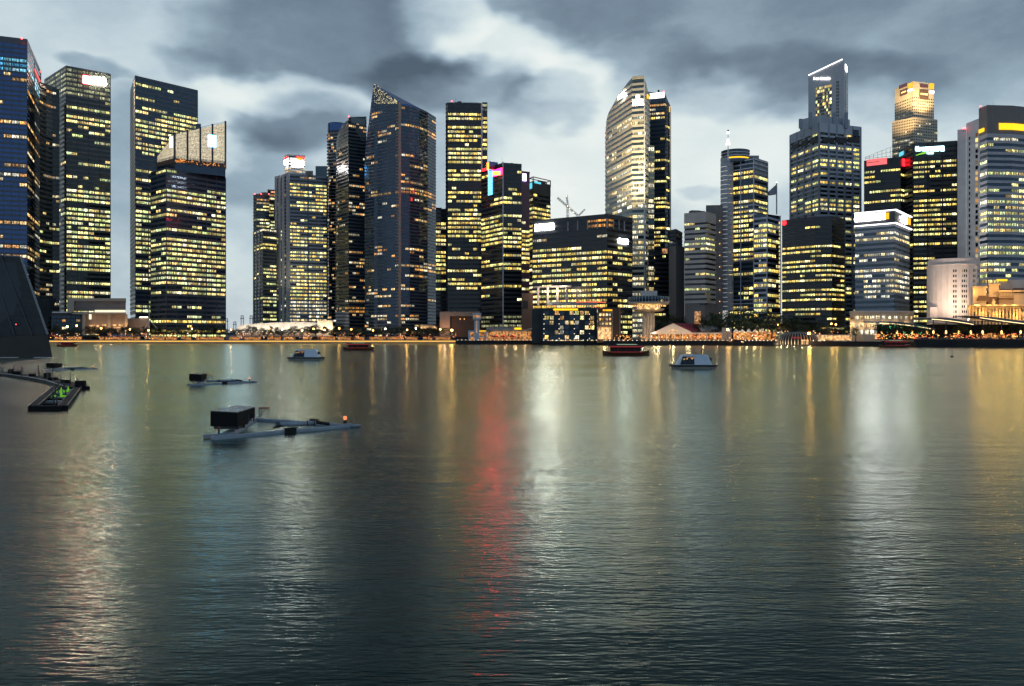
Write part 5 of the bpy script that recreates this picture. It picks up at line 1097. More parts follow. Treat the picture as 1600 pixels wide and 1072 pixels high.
for k in range(9): b = MB(); block(b, 1562 + k * 2.3, 1563 + k * 2.3, 457, 463, D + 7.5, .6); b.build('baluster', 'stone_cream', t_)
b = MB(); block(b, 1584, 1640, 458, 478, D + 9, 14); b.build('attic_block', 'stone_cream', t_)
for x0, x1, y0, y1, dd in ((1528, 1546, 458, 470, 4), (1543, 1562, 464, 478, 7), (1561, 1585, 463.5, 468, 6.5), (1584, 1640, 450, 459, 14)):
    q = [P3(x0, y1, D + dd), P3(x1, y1, D + dd), P3(x1 - 2, y0, D + dd + 3), P3(x0 + 2, y0, D + dd + 3)]; b = MB(); b.hexa(q, [p + Vector((0, 3, 0)) for p in q]); b.build('tiled_roof', 'brown', t_)
b = MB(); block(b, 1562, 1640, 437, 452, D + 26, 10); b.build('roof_pavilion', 'stone_white', t_)
for k in range(5): b = MB(); block(b, 1563 + k * 4.4, 1565 + k * 4.4, 438.5, 452, D + 25, 1); b.build('arcade_pier', 'stone_white', t_)
b = MB(); block(b, 1557, 1574, 436.2, 439, D + 24, .6); b.build('sign', 'sign_yellow_soft', t_)
b = MB(); p = P3(1552.5, 478, D + 2); b.lathe(p, [(.9, 0), (.9, 2.6), (1.2, 2.8), (.7, 4.2), (.1, 5)], 10); b.build('urn', 'stone_cream', t_)
b = MB(); pr_ = [(math.cos(math.pi * k / 12) * 2.0, math.sin(math.pi * k / 12) * 2.2 + 4) for k in range(13)] + [(-2.0, 0), (2.0, 0)]; p = P3(1572, 497, D + 2.6); b.hexa([(p.x + x, p.y, p.z + z) for x, z in pr_], [(p.x + x, p.y + .4, p.z + z) for x, z in pr_]); b.build('arched_niche', 'brown', t_)
for x, y, e in ((1516, 484, 520), (1528, 476, 620), (1526, 456, 700), (1546, 474, 560), (1557, 473, 420), (1553, 451, 900), (1571, 474, 620), (1586, 474, 620), (1538, 490, 900), (1562, 491, 900), (1590, 492, 1200), (1572, 449, 700), (1592, 446, 800), (1604, 470, 800)):
    lamp('floodlight', P3(x, y, D - 2.2 if y > 465 else D + 2.5), e * 2.4, (1, .50, .10), .5)

# ================================================================== trees
def make_crown(seed, flat=.75):
    r = random.Random(seed); b = MB()
    cl = []
    for k in range(26):
        a = r.uniform(0, 6.283); e = r.uniform(-.35, 1); rr_ = r.uniform(.35, .92)
        cl.append(Vector((math.cos(a) * rr_ * math.sqrt(max(.05, 1 - e * e * .8)), math.sin(a) * rr_ * math.sqrt(max(.05, 1 - e * e * .8)), e * flat * r.uniform(.75, 1))))
    for c in cl:
        s = r.uniform(.20, .36)
        for k in range(34):
            d = Vector((r.gauss(0, 1), r.gauss(0, 1), r.gauss(0, .8))); d = d / max(.2, d.length) * s * r.uniform(.45, 1.05); p = c + d
            u = Vector((r.uniform(-1, 1), r.uniform(-1, 1), r.uniform(-1, 1))).normalized() * r.uniform(.035, .07); v = u.orthogonal().normalized() * r.uniform(.03, .055)
            b.quad([p - u, p + v, p + u, p - v])
    return b
CROWNS = [make_crown(100 + i).mesh('leaf%d' % (i % 3)) for i in range(6)]
def make_trunk(seed):
    r = random.Random(seed); b = MB(); b.tube((0, 0, -.02), (.01, 0, .42), .035, .024, 7)
    for k in range(5):
        a = k * 1.256 + r.uniform(-.3, .3); b.tube((.01, 0, .34 + .02 * k), (math.cos(a) * .26, math.sin(a) * .26, .62 + r.uniform(0, .14)), .016, .006, 5)
    return b
TRUNKS = [make_trunk(40 + i).mesh('bark') for i in range(3)]
def tree(px, D, ytop, wpx, label, group, z0=LZ, i=0):
    p = W(px, D); h = Zp(ytop, D) - z0; w = wpx * D / F / 2
    t = root('tree', label, 'tree', (p.x, p.y, z0), group)
    o = bpy.data.objects.new('trunk', TRUNKS[i % 3]); COL.objects.link(o); o.parent = t; o.scale = (h, h, h)
    o = bpy.data.objects.new('crown', CROWNS[i % 6]); COL.objects.link(o); o.parent = t; o.scale = (w, w, h * .45); o.location = (0, 0, h * .60); o.rotation_euler = (0, 0, R.uniform(0, 6.28))
    return t
i = 0; x = 88
while x < 716:
    if not (126 < x < 136 or 146 < x < 152):
        g = 0 if x < 235 else 1 if x < 515 else 2
        tree(x, R.uniform(786, 830), R.uniform(508, 514) - (3 if R.random() < .25 else 0), R.uniform(17, 27), ['dark tree on the promenade before the beige overhanging building', 'dark tree in the promenade row before the glowing hall and lattice-crowned tower', 'dark tree in the promenade row below the sail tower'][g], ['trees by the beige building', 'trees along the middle promenade', 'trees below the sail tower'][g], i=i)
        i += 1
    x += R.uniform(9, 15)
for (x, y, w) in ((1028, 492, 34), (1046, 489, 36), (1064, 494, 30), (1110, 488, 40), (1130, 485, 44), (1150, 482, 46), (1172, 484, 46), (1194, 483, 46), (1216, 488, 44), (1236, 494, 40), (1256, 499, 38), (1280, 502, 36), (1300, 505, 30), (1322, 509, 22)):
    tree(x, R.uniform(664, 690) if x < 1200 else R.uniform(628, 645), y, w, 'big dark tree in the dense grove behind the gabled pier and restaurant terrace', 'trees of the dark grove', i=i); i += 1
for (x, y, w) in ((1034, 500, 30), (1098, 500, 34), (1120, 497, 38), (1142, 494, 40), (1162, 495, 40), (1184, 496, 40), (1206, 498, 40), (1227, 501, 36), (1247, 505, 32), (1268, 507, 30), (1290, 509, 28)):
    tree(x, R.uniform(642, 655) if x < 1200 else R.uniform(612, 622), y, w, 'big dark tree in the dense grove behind the gabled pier and restaurant terrace', 'trees of the dark grove', i=i); i += 1
for (x, y, w) in ((1337, 511, 16), (1376, 505, 26), (1394, 504, 28), (1412, 505, 26), (1430, 506, 24), (1446, 509, 20)):
    tree(x, 512 if x > 1350 else 590, y, w, 'small dark tree under the leftmost canopy, hung with green lights' if x > 1350 else 'small conical dark tree at the corner of the lit podium', 'trees with green lights' if x > 1350 else None, z0=4.45 if x > 1350 else LZ, i=i); i += 1
for (x, y, w) in ((1500, 507, 30), (1548, 505, 32), (1586, 505, 34)):
    tree(x, 516, y, w, 'dark tree in the shade of the %s canopy' % ('middle' if x < 1530 else 'rightmost'), None if x < 1530 else 'trees under the rightmost canopy', z0=4.45, i=i); i += 1

# ================================================================== street lamps
def street_lamp(px, py, D, m, r, label, z0=LZ, e=0, col=(1, .5, .15), group=None):
    p = P3(px, py, D); t = root('street_lamp', label, 'street lamp', (p.x, p.y, z0), group)
    b = MB(); b.tube((p.x, p.y, z0), (p.x, p.y, p.z - r), .12, .07, 6); b.build('pole', 'steel_dark', t)
    b = MB(); b.ball(p, r, 10); b.build('globe', m, t)
    b = MB(); b.lathe((p.x, p.y, p.z + r * .8), [(r * .9, 0), (r * .6, r * .35), (.02, r * .5)], 8); b.build('cap', 'steel_dark', t); sub(t, 'cap', 'globe')
    if e: lamp('street_lamp_light', p + Vector((0, -r - .3, 0)), e, col, r)
street_lamp(105, 510.5, 782, 'lamp_green', .85, 'greenish white street lamp beside the glass pavilion')
street_lamp(120, 509, 784, 'lamp_orange', .75, 'orange street lamp just right of the greenish white one')
street_lamp(706, 516, 775, 'lamp_orange', 1.0, 'bright orange lamp before the windowless pinkish box building', e=2500)
street_lamp(1137, 515, 618, 'lamp_orange', .85, 'bright orange lamp between the gabled pier and the restaurant terrace', e=1500)
street_lamp(1264, 521, 566, 'lamp_star', .75, 'very bright orange lamp over the ribbed pavilion', e=2500, col=(1, .4, .08))
for k, x in enumerate((158, 203, 232, 300, 361, 420, 441, 472, 490, 507, 530, 549, 583, 602, 636, 650, 688)):
    wht = x in (441, 602, 650)
    street_lamp(x, 513 + (k * 7 % 5) * .8, 778 + (k % 3) * 3, 'lamp_white' if wht else 'lamp_orange', .62, 'white street lamp in the row along the promenade' if wht else 'orange street lamp in the row along the promenade', group='white promenade lamps' if wht else 'orange promenade lamps', e=900 if k % 2 == 0 else 0)
for x, y in ((1215, 507.5), (1299, 506), (1306, 507)):
    street_lamp(x, y, 612, 'lamp_orange', .5, 'small orange lamp among the dark grove above the ribbed pavilion', group='grove lamps', e=900)

# small round lamps along the dark quay edge
lb = MB(); lb.ball((0, 0, 0), .24, 6); lbm = lb.mesh('bulb_white'); k = 0
for i in range(2, 9):
    a, c = shore[i], shore[i + 1]; L = (c - a).length; n = int(L / 3.3)
    if abs(c.x - a.x) < 8: continue
    for j in range(n):
        p = a + (c - a) * ((j + .5) / n); o = bpy.data.objects.new('quay_lamp', lbm); COL.objects.link(o); o.location = (p.x, p.y - .4, LZ + .75)
        tag(o, 'small round white lamp in the row along the dark quay edge', 'lamp', 'quay edge lamps')
# railing posts and rail of the right terrace and the quay
def railing(a, c, z0, h, name, label, step=3.0):
    t = root(name, label, 'railing', ((a.x + c.x) / 2, (a.y + c.y) / 2, z0)); L = (c - a).length; u = (c - a) / L; b = MB()
    for hh in (h, h * .55): b.tube((*a, z0 + hh), (*c, z0 + hh), .06, n=5)
    b.build('rail', 'steel', t); n = int(L / step); pm = MB(); pm.tube((0, 0, 0), (0, 0, h), .06, n=5); pmm = pm.mesh('steel')
    for k in range(n + 1):
        p = a + u * (L * k / n); o = bpy.data.objects.new('post', pmm); COL.objects.link(o); o.parent = t; o.location = (p.x - (a.x + c.x) / 2, p.y - (a.y + c.y) / 2, 0)
railing(W(1430, 499.6), W(1640, 499.6), 4.45, 1.1, 'terrace_railing', 'thin steel railing along the front of the right-hand terrace')
railing(W(714, 699.2), W(845, 699.2), LZ + .25, 1.1, 'quay_railing', 'thin steel railing on the quay before the ferry pier')
railing(W(944, 621.4), W(1138, 621.4), LZ + .25, 1.1, 'quay_railing', 'thin steel railing on the quay before the gabled pier')
railing(W(70, 767.5), W(711, 767.5), LZ + .1, 1.0, 'promenade_railing', 'low dark railing above the gold light strip')

# diners' and stall lights: masses of tiny bulbs, and the crowd among them
def bulbs(name, label, px0, px1, py0, py1, D0, D1, n, mats, rmin=.16, rmax=.42, seed=1):
    r = random.Random(seed); b = MB(); cl = [r.uniform(px0, px1) for _ in range(max(4, n // 14))]
    for k in range(n):
        x = min(px1, max(px0, r.gauss(r.choice(cl), 4))) if r.random() < .7 else r.uniform(px0, px1)
        D = r.uniform(D0, D1); p = P3(x, r.uniform(py0, py1), D); q = r.uniform(rmin, rmax)
        if r.random() < .35: b.box((p.x - q * 1.6, p.y, p.z - q * .6), (p.x + q * 1.6, p.y + q, p.z + q * .6), r.randrange(len(mats)))
        else: b.ball(p, q, 5, r.randrange(len(mats)))
    o = one(name, b, mats, label, 'lights'); o['kind'] = 'stuff'
bulbs('promenade_lights', 'band of tiny amber stall lights under the promenade trees', 78, 712, 520.5, 529.5, 772, 800, 420, ['bulb_amber', 'bulb_amber', 'bulb_warm', 'bulb_red', 'bulb_white'], .10, .26, 3)
bulbs('terrace_lights', 'band of tiny orange table lights along the right-hand terrace', 1368, 1640, 521, 529.5, 502, 520, 520, ['bulb_amber', 'bulb_amber', 'bulb_warm', 'bulb_red'], .08, .26, 5)
bulbs('tree_lights', 'tiny green lights hung in the small trees under the leftmost canopy', 1372, 1450, 508, 528, 505, 510, 45, ['bulb_green'], .06, .13, 6)
bulbs('grove_lights', 'scatter of tiny yellow lights under the dark grove', 1140, 1330, 517, 536, 604, 626, 300, ['bulb_warm', 'bulb_amber', 'bulb_white', 'bulb_red'], .10, .30, 8)
bulbs('pier_lights', 'tiny amber lights around the foot of the round lookout', 940, 1018, 524, 535, 624, 634, 120, ['bulb_amber', 'bulb_warm'], .10, .26, 9)
for k, x in enumerate((92, 116, 165, 183, 206, 246, 268, 292, 318, 340, 366, 395, 428, 452, 480, 512, 538, 562, 590, 618, 644, 668, 692)):  # stalls added for a continuous glow along the promenade
    D = 796 + (k % 3) * 5; wpx = 7 + (k * 5 % 7); t = root('added_glow_stall', 'added low stall with an amber glowing front under the promenade trees', 'stall', (W(x, D).x, D, LZ), 'added promenade stalls')
    b = MB(); block(b, x - wpx, x + wpx, 526.5, 531.2, D, 3); b.build('lit_front', 'shop_glow', t)
    b = MB(); block(b, x - wpx - 1, x + wpx + 1, 525.6, 526.5, D - 1.5, 6); b.build('awning', ('canvas_red', 'concrete_warm', 'slate')[k % 3], t)
    for e in (-1, 1): b = MB(); block(b, x + e * wpx - .3, x + e * wpx + .3, 526.5, 531.5, D - 1.3, .4); b.build('post', 'steel_dark', t)
def crowd(name, label, px0, px1, D0, D1, z0, n, seed):
    r = random.Random(seed); b = MB()
    for k in range(n):
        D = r.uniform(D0, D1); p = W(r.uniform(px0, px1), D); h = r.uniform(1.5, 1.8); m = r.randrange(3)
        b.lathe((p.x, p.y, z0), [(.13, 0), (.20, h * .45), (.25, h * .72), (.20, h * .82), (.07, h * .85)], 6, m); b.ball((p.x, p.y, z0 + h * .93), .12, 6, 3, 1.2)
    o = one(name, b, ['black', 'dark_blue', 'concrete_dark', 'brown'], label, 'crowd'); o['kind'] = 'stuff'
crowd('crowd', 'far-off strollers along the gold-lit promenade', 80, 710, 770, 778, LZ + .05, 260, 4)
crowd('crowd', 'far-off diners and strollers on the right-hand terrace', 1432, 1640, 501, 506, 4.46, 160, 5)
crowd('crowd', 'far-off people in front of the gabled pier and the restaurants', 950, 1200, 623, 628, LZ + .05, 160, 6)

# port cranes far behind
for k, (x, lab) in enumerate(((354, 'faint port crane on the skyline just right of the lattice-crowned tower'), (367, 'faint low port crane between two taller ones'), (378.5, 'faint tall port crane left of the glowing hall'), (392.5, 'faint port crane touching the shorter grey tower'))):
    D = 2600; t = root('port_crane', lab, 'crane', (W(x, D).x, D, 3)); b = MB(); hgt = (498, 503, 493.5, 493.5)[k]
    for s in (-2, 2):
        b.tube((W(x + s, D).x, D, 3), (W(x + s * .8, D).x, D, Zp(hgt, D)), 1.2, n=5)
    b.build('legs', 'granite_blue', t); b = MB(); b.tube(P3(x - 3, hgt + 4, D), P3(x + 3, hgt + 4, D), 1.2, n=5); b.tube(P3(x - 2, hgt, D), P3(x + 2, hgt, D), 1.2, n=5); b.build('boom', 'granite_blue', t)
b = MB(); hz = [(-300, 523)] 
pts_ = []
r = random.Random(3); x = -400
while x < 2000: pts_.append((x, 521.5 + r.uniform(-2, 1.2))); x += r.uniform(12, 30)
for (xa, ya), (xb, yb) in zip(pts_, pts_[1:]):
    a, c = P3(xa, ya, 3000), P3(xb, yb, 3000); b.hexa([(a.x, a.y, 0), (c.x, c.y, 0), (c.x, c.y + 80, 0), (a.x, a.y + 80, 0)], [a, c, c + Vector((0, 80, 0)), a + Vector((0, 80, 0))])
struct('terrain', b, 'granite_blue')

# ================================================================== things on the water
def barge():
    t = root('fountain_barge', '', 'barge', (0, 0, 0)); t['_base'] = (0, 0, 0)
    A, B_, T_ = Vector((-18.9, 52.4)), Vector((-20.1, 64.6)), Vector((-11.6, 59.6)); o_ = (A + B_ + T_) / 3; A, B_, T_ = A - o_, B_ - o_, T_ - o_
    def pont(name, p, q, w, m, z0=-.25, z1=.22):
        b = MB(); d = (q - p).normalized(); n = Vector((d.y, -d.x)); 
        lo = [p - n * w, q - n * w * .55, q + n * w * .55, p + n * w]
        b.hexa([(*v, z0) for v in lo], [(*(v + (o2 * 0)), z1) for v, o2 in zip([p - n * w * .8, q - n * w * .45, q + n * w * .45, p + n * w * .8], lo)]); ob = b.build(name, m, t)
        mod = ob.modifiers.new('bevel', 'BEVEL'); mod.width = .1; mod.segments = 3
        return ob
    pont('near_float', A, T_, .30, 'float_grey'); pont('far_float', B_, T_, .30, 'float_grey', z1=.22)
    b = MB(); d = (T_ - (A + B_) / 2).normalized(); b.tube((*(T_ - d * .3), .1), (*(T_ + d * .75), .1), .24, .08, 10); b.build('nose', 'float_grey', t, smooth=True)
    a2 = A + (T_ - A) * .07; b2 = B_ + (T_ - B_) * .02; pont('cross_float', a2, b2, .45, 'float_grey', z1=.27)
    c0 = a2.lerp(T_, .36) + Vector((-.3, 2.0)); c1 = c0 + (T_ - c0) * .52
    b = MB(); b.tube((*c0, .42), (*c1, .42), .17, n=14); b.build('pipe', 'float_grey', t, smooth=True)
    for f in (.0, .05, .78, .95): b = MB(); p = c0.lerp(c1, f); q = c0.lerp(c1, f + .025); b.tube((*p, .42), (*q, .42), .22, n=14); b.build('pipe_flange', 'steel_dark', t)
    b = MB(); p = c0.lerp(c1, .2); b.tube((*p, .4), (*(p + Vector((-.5, -.9))), .3), .06, n=6); b.tube((*c1, .5), (*(c1 + (T_ - c1) * .4), .3), .12, n=8); b.build('hose', 'rubber', t)
    # side fenders
    for (p, q, f) in ((A, T_, .52), (B_, T_, .62)):
        u = (q - p).normalized(); n = Vector((u.y, -u.x)) * (1 if p is A else -1); m = p.lerp(q, f) + n * .42; b = MB()
        for k in range(4): c = m - n * .10 + u * (k - 1.5) * .22; b.tube((*c, -.08), (*c, .38), .10, n=10)
        b.tube((*(m - n * .1 - u * .5), .34), (*(m - n * .1 + u * .5), .34), .04, n=6); b.build('fender', 'rubber', t)
    # speaker and light boxes on the cross float
    u = (b2 - a2).normalized(); n = Vector((u.y, -u.x)); ux = Vector((1, -.12)).normalized()
    for k, (f, w, h) in enumerate(((.20, .92, .95), (.58, .74, .72))):
        c = a2.lerp(b2, f) + ux * (-.05 - .15 * k) ; st = MB()
        z0 = .62
        for sx_ in (-.8, .8):
            for sy in (-.5, .5): pz = c + ux * sx_ + Vector((.1, 1)).normalized() * sy; st.tube((*pz, .4), (*pz, z0 + .3), .06, n=6)
        st.obox(c, ux, w * .82, .62, .42, z0 + .02); st.build('box_stand', 'steel_dark', t)
        b = MB(); b.obox(c, ux, w, .85, z0, z0 + h); ob = b.build('equipment_box', 'box_black', t); mo = ob.modifiers.new('bevel', 'BEVEL'); mo.width = .03; mo.segments = 2
        y_ = Vector((-ux.y, ux.x)); q = [c - ux * w * 1.03 - y_ * .9, c + ux * w * 1.03 - y_ * .9, c + ux * w * 1.03 + y_ * .9, c - ux * w * 1.03 + y_ * .9]
        b = MB(); b.hexa([(*q[0], z0 + h + .02), (*q[1], z0 + h - .05), (*q[2], z0 + h + .02), (*q[3], z0 + h + .09)], [(*q[0], z0 + h + .08), (*q[1], z0 + h + .01), (*q[2], z0 + h + .08), (*q[3], z0 + h + .15)]); b.build('box_lid', 'box_roof', t)
    # small rusty table frame
    c = b2 + Vector((.9, -.6)); b = MB(); b.obox(c, (1, -.1), .34, .3, .98, 1.06); b.build('rack_top', 'rust', t); b = MB()
    for sx_ in (-.3, .3):
        for sy in (-.25, .25): b.tube((c.x + sx_, c.y + sy, .3), (c.x + sx_, c.y + sy, 1.0), .03, n=5)
    b.tube((c.x - .3, c.y, .35), (c.x + .1, c.y, .95), .03, n=5); b.build('rack_leg', 'steel_dark', t)
    # mooring post and bow light
    c = A + Vector((.25, .55)); b = MB(); b.tube((*c, .3), (*c, .78), .07, n=8); b.build('mooring_post', 'rust', t)
    b = MB(); c = A + Vector((-.2, .9)); b.obox(c, (1, .15), .6, .3, .05, .25); b.build('step_plate', 'float_grey', t)
    c = T_ - d * .35; b = MB(); b.tube((*c, .3), (*c, .55), .12, n=8); b.build('lamp_base', 'rubber', t); b = MB(); b.tube((*c, .55), (*c, .80), .12, n=10); b.build('bow_lamp', 'buoy_orange', t)
    c = T_ + d * .2; b = MB(); b.tube((*c, .4), (*(c + Vector((0, .3))), .4), .05, n=6); b.build('cleat', 'steel_dark', t)
    sub(t, 'box_lid', 'equipment_box'); sub(t, 'box_stand', 'equipment_box'); sub(t, 'pipe_flange', 'pipe'); sub(t, 'rack_leg', 'rack_top'); sub(t, 'bow_lamp', 'lamp_base')
    return t, o_
bg, o_ = barge(); bg.location = (o_.x, o_.y, 0); bg['label'] = 'nearest grey A-frame barge with two black boxes and an orange bow lamp'; bg['group'] = 'fountain barges'
c2 = copy_tree(bg); p = W(341, 116.5); c2.location = (p.x - .3, p.y, 0); c2.rotation_euler = (0, 0, rad(6)); c2.scale = (.9,) * 3; c2['label'] = 'second A-frame barge with a black box, farther out behind the nearest one'
c3 = copy_tree(bg); p = W(108, 164); c3.location = (p.x - .2, p.y, 0); c3.rotation_euler = (0, 0, rad(8)); c3.scale = (.88,) * 3; c3['label'] = 'farthest A-frame barge with a black box, beside the glass pavilion plinth'

# long pontoon with green lights
t = root('lit_pontoon', 'long dark pontoon bending away with green lamps on its near end', 'pontoon', (W(80, 85).x, 85, 0)); 
n0, n1, f1, f0 = W(52, 73.2), W(98, 73.2), W(122.5, 101.5), W(88, 101.5)
def strip(b, pts, w, z0, z1, m=0):
    l = offset_chain(pts, -w); r_ = offset_chain(pts, w)
    for i in range(len(pts) - 1): b.hexa([(*l[i], z0), (*r_[i], z0), (*r_[i + 1], z0), (*l[i + 1], z0)], [(*l[i], z1), (*r_[i], z1), (*r_[i + 1], z1), (*l[i + 1], z1)], m)
for (a, c, nm) in ((n0, f0, 'side_float'), (n1, f1, 'side_float'), (n0, n1, 'end_float'), (f0, f1, 'end_float')):
    b = MB(); u = (c - a).normalized(); strip(b, [a, c], .42, -.2, .42); b.build(nm, 'box_black', t)
for (a, c) in ((n0, f0), (n1, f1)):
    for off in (-.36, .36):
        u = (c - a).normalized(); n = Vector((u.y, -u.x)); b = MB(); b.tube((*(a + n * off), .47), (*(c + n * off), .47), .035, n=5); b.build('edge_rail', 'steel', t)
b = MB(); b.prism([n0 + Vector((.4, .3)), n1 + Vector((-.4, .3)), f1 + Vector((-.4, -.3)), f0 + Vector((.4, -.3))], .05, .12); b.build('deck', 'steel_dark', t)
arm = [W(122, 101), W(88, 116), W(60, 125), W(30, 134), W(0, 141), W(-60, 150)]
b = MB(); strip(b, arm, 1.3, -.2, .4); b.build('arm_float', 'box_black', t); b = MB(); l = offset_chain(arm, -1.25)
for a, c in zip(l, l[1:]): b.tube((*a, .46), (*c, .46), .05, n=5)
b.build('edge_rail', 'steel', t)
r = random.Random(5)
for k in range(26):
    f = k / 25 * (len(arm) - 1); i = min(len(arm) - 2, int(f)); p = arm[i].lerp(arm[i + 1], f - i) + Vector((r.uniform(-.6, .6), r.uniform(-.6, .6))); b = MB()
    if k % 3 == 0: b.obox(p, (1, .2), r.uniform(.3, .6), .4, .4, r.uniform(.7, 1.15)); b.build('machine_box', 'box_black', t)
    else: b.tube((*p, .4), (*p, r.uniform(1.3, 2.2)), .07, n=6); b.build('nozzle', 'steel_dark', t)
for k in range(9):
    f = .06 + k * .105; a = n0.lerp(f0, f); c = n1.lerp(f1, f); g = r.uniform(.3, .7); p = a.lerp(c, g); b = MB(); b.tube((*p, .1), (*p, r.uniform(.9, 1.5)), .06, n=6); b.build('nozzle', 'steel_dark', t)
    b = MB(); b.obox(a.lerp(c, .5), (1, 0), (c - a).length * .3, .5, .12, .26); b.build('cross_tray', 'box_black' if k % 2 else 'float_grey', t)
for (f, g, h) in ((.46, .34, .18), (.44, .62, 1.0), (.45, .70, .2), (.70, .35, .2), (.71, .60, .25), (.74, .70, .6)):
    a = n0.lerp(f0, f); c = n1.lerp(f1, f); p = a.lerp(c, g); b = MB()
    if h > .5: b.tube((*p, .28), (*p, .28 + h), .13, .05, 8)
    else: b.obox(p, (1, 0), .24, .12, .30, .30 + h * .7)
    b.build('green_lamp', 'led_green', t)

# white service pods
def pod():
    t = root('service_pod', '', 'boat', (0, 0, 0)); t['_base'] = (0, 0, 0); b = MB()
    lo = [(-4.4, -2.0), (4.2, -2.2), (4.6, 0), (4.2, 2.2), (-4.4, 2.0), (-4.8, 0)]; b.hexa([(x * .94, y * .9, -.3) for x, y in lo], [(x, y, .78) for x, y in lo]); ob = b.build('hull', 'pod_hull', t); mo = ob.modifiers.new('bevel', 'BEVEL'); mo.width = .18; mo.segments = 2
    b = MB()
    for k, (p, q) in enumerate(zip(lo, lo[1:] + lo[:1])): b.tube((p[0] * 1.01, p[1] * 1.02, .66), (q[0] * 1.01, q[1] * 1.02, .66), .16, n=6)
    b.build('fender_rail', 'quay_dark', t)
    b = MB(); b.hexa([(-3.6, -1.6, .78), (3.4, -1.6, .78), (3.4, 1.6, .78), (-3.6, 1.6, .78)], [(-2.5, -1.1, 2.85), (2.6, -1.1, 2.85), (2.6, 1.1, 2.85), (-2.5, 1.1, 2.85)]); ob = b.build('cabin', 'pod_white', t); mo = ob.modifiers.new('bevel', 'BEVEL'); mo.width = .12; mo.segments = 2
    b = MB(); q = [(-3.1, -1.60, .90), (-.2, -1.60, .90), (-.2, -1.20, 2.5), (-2.45, -1.20, 2.5)]; b.hexa([(x, y - .03, z) for x, y, z in q], [(x, y + .1, z) for x, y, z in q]); w = b.build('window', 'glass_dark', t)
    for x in (-2.1, -1.2): b = MB(); b.tube((x, -1.66, .95), (x * .98, -1.26, 2.45), .05, n=5); b.build('window_bar', 'steel_dark', t)
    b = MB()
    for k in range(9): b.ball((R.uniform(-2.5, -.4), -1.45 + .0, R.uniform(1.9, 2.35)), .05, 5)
    b.build('lamp_glint_bead', 'bulb_warm', t, kind='stuff')  # glowing beads imitate lamps mirrored in the window
    b = MB(); b.tube((1.6, 0, 2.8), (1.6, 0, 3.9), .05, n=6); b.tube((1.6, 0, 3.3), (1.6, 0, 3.6), .22, n=8); b.build('antenna', 'black', t); b = MB(); b.tube((-1.2, -.3, 2.93), (1.0, -.3, 2.93), .05, n=5); b.build('roof_rail', 'steel_dark', t); b = MB(); b.obox((3.3, 0), (1, 0), .25, .4, 1.6, 2.2); b.build('motor_box', 'black', t)
    sub(t, 'window_bar', 'window'); sub(t, 'lamp_glint_bead', 'window'); sub(t, 'roof_rail', 'cabin'); sub(t, 'antenna', 'cabin'); sub(t, 'fender_rail', 'hull')
    return t
pd = pod(); p = W(1084, 168.5); pd.location = (p.x, p.y, 0); pd['label'] = 'white trapezoid service pod with a dark window, right of the red-lit boat'; pd['group'] = 'service pods'
p2 = copy_tree(pd); p = W(479, 229); p2.location = (p.x, p.y, 0); p2.rotation_euler = (0, 0, rad(-2)); p2.scale = (1.06,) * 3; p2['label'] = 'white trapezoid service pod with a dark window, behind the barges'

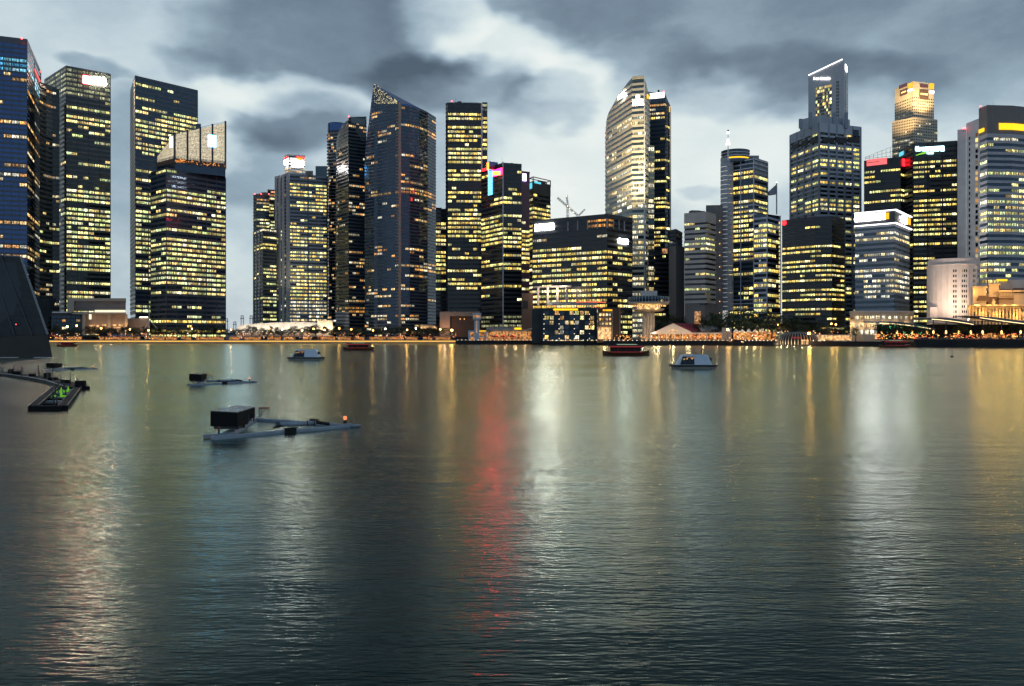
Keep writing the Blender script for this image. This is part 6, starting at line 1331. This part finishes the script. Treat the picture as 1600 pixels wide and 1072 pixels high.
# wooden river boats, lit red
def riverboat():
    t = root('river_boat', '', 'boat', (0, 0, 0)); t['_base'] = (0, 0, 0); b = MB(); n = 10; L = 7.0; sec = []
    for k in range(n + 1):
        f = k / n; x = -L + 2 * L * f; w = 1.9 * (1 - abs(2 * f - 1) ** 3.2 * .85); sh = .9 + .7 * abs(2 * f - 1) ** 2.5; sec.append([(x, -w * .6, -.3), (x, -w, sh), (x, w, sh), (x, w * .6, -.3)])
    for a, c in zip(sec, sec[1:]): b.hexa(a, c)
    b.build('hull', 'boat_wood', t)
    b = MB()
    for k in range(n):
        f = k / n; x = -L * .75 + 1.5 * L * f; x2 = x + 1.5 * L / n; b.hexa([(x, -1.8, 2.75), (x2, -1.8, 2.75), (x2, 1.8, 2.75), (x, 1.8, 2.75)], [(x, -1.3, 3.15), (x2, -1.3, 3.15), (x2, 1.3, 3.15), (x, 1.3, 3.15)])
    b.build('canopy', 'quay_dark', t)
    for x in (-5, -2.5, 0, 2.5, 5):
        for y in (-1.7, 1.7): b = MB(); b.tube((x, y, .8), (x, y, 2.8), .07, n=6); b.build('post', 'boat_wood', t)
    b = MB(); b.box((-5.2, -1.9, 2.5), (5.2, -1.8, 2.85)); b.build('red_light', 'boat_red', t); b = MB(); b.box((-4.8, -1.95, 1.0), (4.8, -1.88, 1.16)); b.build('hull_light', 'boat_red', t)
    b = MB(); b.box((-2.8, -1.0, 3.22), (3.2, -.8, 3.42)); b.build('roof_light', 'boat_strip', t)
    b = MB(); b.box((-4.6, .6, .9), (4.6, .75, 2.5)); b.build('side_screen', 'black', t)
    sub(t, 'roof_light', 'canopy'); sub(t, 'red_light', 'canopy'); sub(t, 'hull_light', 'hull')
    return t
rb = riverboat(); p = W(978, 286); rb.location = (p.x, p.y, 0); rb.scale = (1.15,) * 3; rb['label'] = 'dark river boat with red light lines, left of the right-hand white pod'; rb['group'] = 'river boats'
for x, D, s, lab in ((560, 398, 1.05, 'dark river boat with red light lines near the gold-lit quay'), (105, 540, .95, 'small red-roofed river boat beside the glass pavilion'), (1398, 486, 1.3, 'river boat showing one red light line before the dark right-hand quay')):
    c = copy_tree(rb); p = W(x, D); c.location = (p.x, p.y, 0); c.scale = (s,) * 3; c['label'] = lab
# buoys
def buoy(px, D, s, lab):
    p = W(px, D); t = root('buoy', lab, 'buoy', (p.x, p.y, 0), 'buoys'); b = MB(); b.lathe((p.x, p.y, 0), [(.01, -.2 * s), (.5 * s, 0), (.42 * s, .4 * s), (.12 * s, .5 * s)], 10); b.build('float', 'black', t); b = MB(); b.tube((p.x, p.y, .4 * s), (p.x, p.y, 1.9 * s), .06 * s, n=6); b.ball((p.x, p.y, 2.0 * s), .14 * s, 6); b.build('pole', 'steel_dark', t)
buoy(1487.5, 264, 1.0, 'tiny dark pole buoy in front of the right-hand terrace'); buoy(448, 520, .9, 'tiny dark buoy near the gold-lit quay above the far white pod'); buoy(936, 425, .9, 'tiny dark buoy left of the middle river boat')

# drop the scratch properties
for o in bpy.data.objects:
    for k in ('_base', '_t'):
        if k in o: del o[k]
